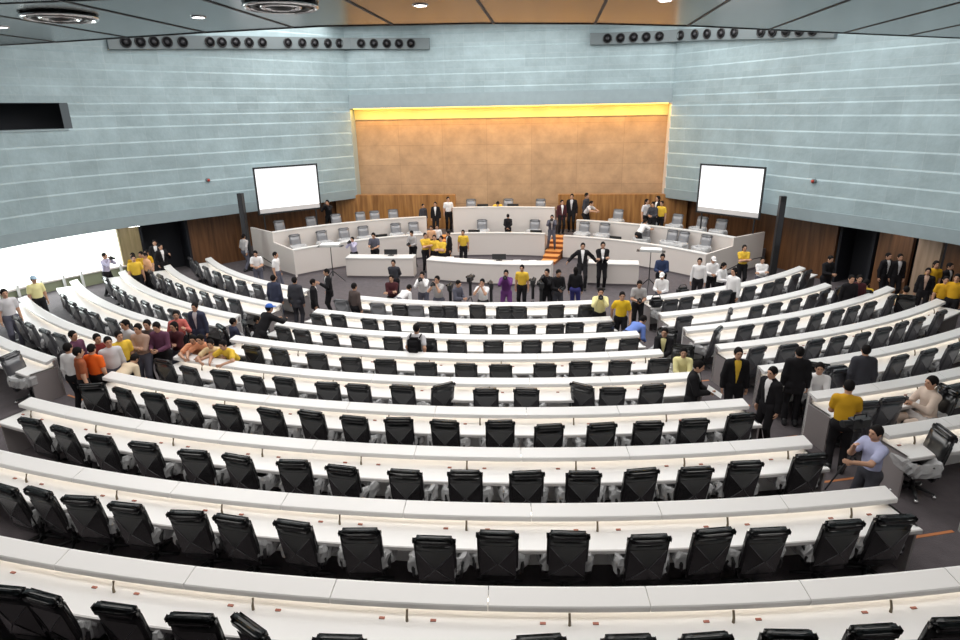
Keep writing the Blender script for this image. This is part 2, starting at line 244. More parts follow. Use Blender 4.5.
CHAIRS = [('C', 0, [(-14.51, 1.22, 1.5), (-10.17, 1.22, 2.9), (-7.69, 1.22, 3.5), (-5.93, 1.22, 5.3), (-3.61, 1.22, 2.9), (-2.4, 1.14, 5.1), (0.67, 0.98, -5.7), (3.29, 1.11, 8), (5.03, 1.12, -8), (8.76, 1.04, 1.8), (11.83, 1.15, 4.8)]), ('C', 1, [(-13.95, 1.04, -4.6), (-12.16, 0.88, -0.4), (-8.68, 1.02, -3.0), (-6.58, 1.02, 0.5), (-3.52, 1.05, 0.9), (-1.43, 0.98, -5.8), (1.35, 1.18, -3.4), (3.22, 1.08, -2.6), (5.35, 1.13, 5.0), (7.81, 1.13, 3.2), (9.68, 1.02, -4.1), (12.21, 1.12, 3.6)]), ('C', 2, [(-13.99, 0.95, -4.3), (-12.28, 0.98, 1.4), (-9.7, 1.03, -4.5), (-7.24, 1.03, -6.0), (-4.81, 0.96, 4.5), (-2.08, 0.95, -3.5), (0.17, 1.03, -3.4), (2.69, 1.03, 5.8), (5.47, 1.0, 4.5), (7.79, 1.11, -2.5), (10.16, 0.97, 5.5), (12.55, 1.08, 0.5)]), ('C', 3, [(-13.08, 0.94, 2.1), (-10.93, 0.95, -3.5), (-8.27, 1.0, 5.3), (-5.84, 1.07, 2.3), (-3.67, 1.07, 5.6), (-1.11, 1.14, 4.7), (1.39, 1.13, -2.4), (3.44, 1.16, -1.7), (6.06, 1.12, -4.0), (8.19, 1.05, -4.3), (10.55, 1.07, -5.2), (12.9, 1.08, -2.4)]), ('C', 4, [(-15.91, 0.89, 1.2), (-13.56, 1.04, -6.0), (-11.64, 0.98, 2.1), (-9.48, 1.07, -1.9), (-7.78, 0.97, -2.3), (-5.35, 1.03, 3.8), (-3.66, 1.02, -0.2), (-1.39, 0.96, -2.2), (0.17, 0.88, 35), (2.74, 1.0, 2.5), (4.82, 0.99, -5.3), (7.96, 0.88, -35), (9.02, 1.02, -5.7), (10.94, 0.96, 3.0)]), ('C', 5, [(-16.19, 0.98, 30), (-13.91, 0.91, -5.8), (-12.28, 0.88, 3.5), (-10.2, 0.96, -1.6), (-8.22, 0.96, 0.9), (-6.11, 0.92, -5.9), (-4.3, 0.88, -5.4), (-2.37, 0.96, -3.8), (-0.63, 0.93, 5.5), (1.37, 0.96, -3.6), (3.51, 0.93, 3.1), (5.41, 1.07, 5.2), (7.47, 1.06, 5.3), (9.39, 1.05, -1.9), (11.23, 1.04, -1.7), (13.26, 0.96, 0.3)]), ('C', 6, [(-14.5, 0.88, 3.3), (-12.62, 0.92, -4.7), (-10.82, 0.96, 3.0), (-8.9, 0.96, 3.6), (-6.83, 0.99, 4.3), (-5.08, 0.99, -5.6), (-3.19, 0.99, 5.3), (-1.38, 1.05, -4.9), (0.66, 1.07, -1.9), (2.51, 1.03, 1.3), (4.4, 1.03, 5.0), (6.24, 1.04, -1.9), (7.98, 1.01, 5.1), (9.74, 1.02, 0.5), (11.46, 0.94, -2.3), (13.72, 0.88, -2.2)]), ('C', 7, [(-10.42, 0.94, -3.9), (-9.3, 0.88, -5.1), (-8.01, 0.88, 8), (-6.44, 0.88, 2.3), (-4.64, 0.88, 6.0), (-3.23, 0.88, -4.1), (-1.54, 0.88, -5.4), (0.13, 0.93, 5.8), (2.08, 1.01, 0.4), (3.63, 0.88, -1.1), (5.39, 0.88, -3.2), (7.28, 0.96, 1.1), (8.89, 0.89, 3.9), (10.26, 0.93, -0.5), (12.25, 0.89, -0.9), (13.7, 0.88, -5.3)]), ('C', 8, [(-6.48, 0.88, 5.0), (-5.45, 0.88, -5.6), (-3.81, 0.88, -0.1), (-2.23, 0.88, 4.1), (-0.7, 0.94, -28), (0.79, 0.98, 2.8), (4.39, 0.89, 5.4), (6.04, 0.88, 1.6), (7.42, 0.88, 3.5), (9.02, 0.88, -4.7), (10.59, 0.88, -0.8), (12.22, 0.88, -4.2)]), ('L', 0, [(-49.57, 0.92, 4.1), (-46.05, 0.88, -2.5), (-42.0, 0.88, -0.6), (-38.24, 0.89, 6.0), (-35.03, 0.9, 4.2), (-31.36, 0.99, 5.7), (-27.92, 0.99, -0.6)]), ('L', 1, [(-44.95, 0.98, -0.1), (-41.94, 0.88, 2.8), (-38.82, 0.88, -0.3), (-35.77, 0.88, -2.5), (-33.01, 0.88, -1.2), (-30.2, 0.88, -4.2), (-27.61, 0.88, -1.5), (-25.28, 0.88, 5.9)]), ('L', 2, [(-43.17, 0.91, 5.5), (-38.82, 0.94, 1.5), (-36.27, 0.99, -0.0), (-33.47, 1.04, -1.9), (-30.63, 1.07, -4.9), (-28.41, 1.07, -2.7), (-26.14, 1.06, 3.4), (-23.97, 1.08, 4.4)]), ('L', 3, [(-37.53, 0.89, -1.7), (-34.59, 0.96, 3.4), (-32.05, 1.0, 3.3), (-29.83, 1.01, 2.3), (-27.15, 1.01, 2.0), (-25.22, 0.99, 3.1)]), ('L', 4, [(-35.4, 0.89, -1.6), (-32.39, 0.91, 2.5), (-29.86, 0.92, -2.6), (-27.61, 0.91, -0.2), (-25.9, 0.88, 3.2)]), ('L', 5, [(-23.02, 0.88, -70)]), ('R', 0, [(21.11, 1.21, -2.5), (22.97, 1.17, 5.3), (26.03, 1.05, 1.8), (28.51, 1.02, 1.0), (32.19, 1.03, -5.9), (35.1, 1.04, 0.6), (37.94, 0.9, -3.0), (41.03, 0.9, 2.1), (43.98, 0.88, -0.4)]), ('R', 1, [(19.46, 1.1, 3.8), (23.75, 1.08, 50), (27.43, 1.0, 3.6), (29.69, 1.01, -1.8), (32.36, 1.0, 1.7), (35.05, 0.95, 2.9), (37.3, 0.88, 3.9), (40.26, 0.88, -1.8)]), ('R', 2, [(19.3, 0.92, 40), (22.17, 0.88, 4.4), (24.55, 0.88, 2.3), (26.49, 0.88, 5.7), (29.13, 0.88, 5.5), (31.53, 0.88, 0.2), (33.57, 0.88, 0.4), (35.94, 0.88, -4.0), (39.26, 0.88, 4.0)]), ('R', 3, [(19.38, 0.92, 10), (21.64, 0.97, -0.3), (23.79, 0.93, 2.3), (25.63, 0.94, 2.6), (27.58, 0.99, 2.8), (29.82, 0.94, -3.9), (31.87, 0.88, 3.4), (33.83, 0.88, 1.0), (36.74, 0.88, 2.0)]), ('R', 4, [(21.16, 0.88, -1.0), (21.12, 1.04, 1.5), (25.45, 0.88, 3.3), (27.71, 0.88, 1.6), (29.93, 0.88, 2.6)]), ('R', 5, [(18.89, 0.99, -5.7), (20.21, 0.97, -4.1), (23.53, 0.9, -0.7), (23.77, 0.88, 1.8)]), ('R', 6, [(18.6, 0.88, 75)])]
FRONTD = [((-6.3, -9.2), (-3.4, -9.15), 0.88, 0.05, 'short white stage desk beside the light stand, window side'), ((-2.75, -9.5), (2.35, -10.15), 0.9, 0.28, 'long white stage desk before the high podium'), ((3.8, -9.85), (5.75, -10.0), 0.9, 0.03, 'short white stage desk the two leaning suits stand against')]
STCH = [(-10.15, -6.52, 0.8, 4.01, 'grey wrapped chair, first from the stage end, behind the upper bench, window side', True), (-9.05, -5.45, 0.8, 3.89, 'grey wrapped chair, second from the stage end, behind the upper bench, window side', True), (-8.11, -4.69, 0.8, 3.68, 'grey wrapped chair, third from the stage end, behind the upper bench, window side', True), (-7.08, -4.02, 0.8, 3.68, 'grey wrapped chair, fourth from the stage end, behind the upper bench, window side', True), (-6.47, -3.67, 0.8, 3.58, 'grey wrapped chair, fifth from the stage end, behind the upper bench, window side', True), (-5.64, -3.26, 0.8, 3.48, 'grey wrapped chair, sixth from the stage end, behind the upper bench, window side', True), (-8.92, -7.85, 0.4, 3.91, 'grey wrapped chair, first from the stage end, behind the lower bench, window side', True), (-8.02, -6.94, 0.4, 3.84, 'grey wrapped chair, second from the stage end, behind the lower bench, window side', True), (-7.21, -6.27, 0.4, 3.73, 'grey wrapped chair, third from the stage end, behind the lower bench, window side', True), (-6.46, -5.75, 0.4, 3.65, 'grey wrapped chair, fourth from the stage end, behind the lower bench, window side', True), (-5.1, -4.99, 0.4, 3.49, 'grey wrapped chair, fifth from the stage end, behind the lower bench, window side', True), (-4.29, -4.65, 0.4, 3.5, 'grey wrapped chair, sixth from the stage end, behind the lower bench, window side', True), (5.48, -3.19, 0.8, 2.71, 'grey wrapped chair, first from the orange steps, behind the upper bench, doorway side', True), (6.98, -3.96, 0.8, 2.63, 'grey wrapped chair, second from the orange steps, behind the upper bench, doorway side', True), (8.01, -4.62, 0.8, 2.54, 'grey wrapped chair, third from the orange steps, behind the upper bench, doorway side', True), (8.92, -5.33, 0.8, 2.38, 'grey wrapped chair, fourth from the orange steps, behind the upper bench, doorway side', True), (9.62, -5.97, 0.8, 2.45, 'grey wrapped chair, fifth from the orange steps, behind the upper bench, doorway side', True), (3.79, -4.47, 0.4, 2.72, 'grey wrapped chair, first from the orange steps, behind the lower bench, doorway side', True), (4.71, -4.82, 0.4, 2.72, 'grey wrapped chair, second from the orange steps, behind the lower bench, doorway side', True), (6.41, -5.72, 0.4, 2.53, 'grey wrapped chair, third from the orange steps, behind the lower bench, doorway side', True), (7.46, -6.46, 0.4, 2.45, 'grey wrapped chair, fourth from the orange steps, behind the lower bench, doorway side', True), (7.86, -6.8, 0.4, 2.35, 'grey wrapped chair, fifth from the orange steps, behind the lower bench, doorway side', True), (8.64, -7.54, 0.4, 2.4, 'grey wrapped chair, sixth from the orange steps, behind the lower bench, doorway side', True), (1.49, -3.94, 0.4, 3.02, 'grey wrapped swivel chair behind the middle stage bench near the orange steps', True), (-1.06, -3.9, 0.4, 3.23, 'grey wrapped swivel chair behind the middle stage bench, podium foot', True), (0.11, -2.3, 1.2, 3.13, 'tall white wrapped chair at the middle of the high podium', True), (-1.77, -2.42, 1.2, 3.27, 'white wrapped chair on the high podium, window side', True), (1.73, -2.41, 1.2, 3.01, 'striped wrapped chair on the high podium, orange steps side', True)]
MONS = [(-1.12, -2.95, 1.95, 0.09, 'dark flat monitor on the high podium, window half'), (0.4, -2.91, 1.95, -0.03, 'dark flat monitor on the high podium beside the yellow person'), (-1.37, -4.63, 0.97, 0.12, 'dark monitor on the middle lower bench, window half'), (1.61, -4.67, 0.97, -0.14, 'dark monitor on the middle lower bench by the orange steps'), (-5.57, -6.02, 1.0, 0.52, 'dark monitor on the lower window-side bench'), (5.22, -5.84, 0.92, -0.48, 'dark monitor on the lower bench beyond the orange steps'), (-4.44, -8.75, 0.88, 0.05, 'dark monitor on the short window-side stage desk'), (0.25, -9.55, 0.9, 0.05, 'dark monitor on the long stage desk')]
PAPERS = [(-5.19, -8.75, 0.88, 0.1, 'white papers on the short window-side stage desk'), (-1.83, -9.1, 0.9, 0.1, 'white papers near the window end of the long stage desk'), (0.98, -9.55, 0.9, 0.1, 'white papers beside the monitor on the long stage desk'), (1.62, -9.6, 0.9, 0.1, 'white papers at the orange end of the long stage desk'), (5.21, -9.5, 0.9, 0.1, 'white papers on the short stage desk of the leaning suits'), (-6.36, -14.55, 0.75, -0.41, 'printed sheet on the aisle end of the first window-side desk'), (6.2, -18.1, 0.876, 0.33, 'white papers on the aisle end of the third dark-doorway-side desk'), (6.84, -19.65, 1.003, 0.34, 'white sheet on the aisle end of the fourth dark-doorway-side desk')]
LSTANDS = [(-6.59, -10.04, 0.0, 1.59, 0.1, 'light panel on a tall black tripod stand before the window-side stage bench'), (6.04, -10.71, 0.0, 1.63, -0.2, 'light panel on a tall black stand on the dark doorway side of the stage')]
VCAMS = [(-0.37, -13.87, 0.0, 1.2, 2.9, 'video camera on tripod beside the white T-shirt'), (0.41, -14.6, 0.0, 1.2, 3.3, 'video camera on tripod between the white T-shirt and the purple shirt'), (1.76, -14.16, 0.0, 1.2, 3.0, 'video camera on tripod beside the tall yellow-shirted man'), (2.03, -14.52, 0.0, 1.2, 3.4, 'video camera on tripod beside the black-clad photographers'), (-0.89, -14.91, 0.0, 1.2, 3.1, 'video camera on tripod behind the slate shirt'), (7.28, -24.43, 0.6404166357485146, 1.12, -1.25, 'large video camera on tripod filmed by the man in pale blue shirt')]
BAGS = [(5.62, -14.95, 0.75, 0.3, 'black camera bag on the aisle end of the first dark-doorway-side desk'), (6.66, -13.72, 0.75, 0.4, 'black bag on the first dark-doorway-side desk before two chairs')]
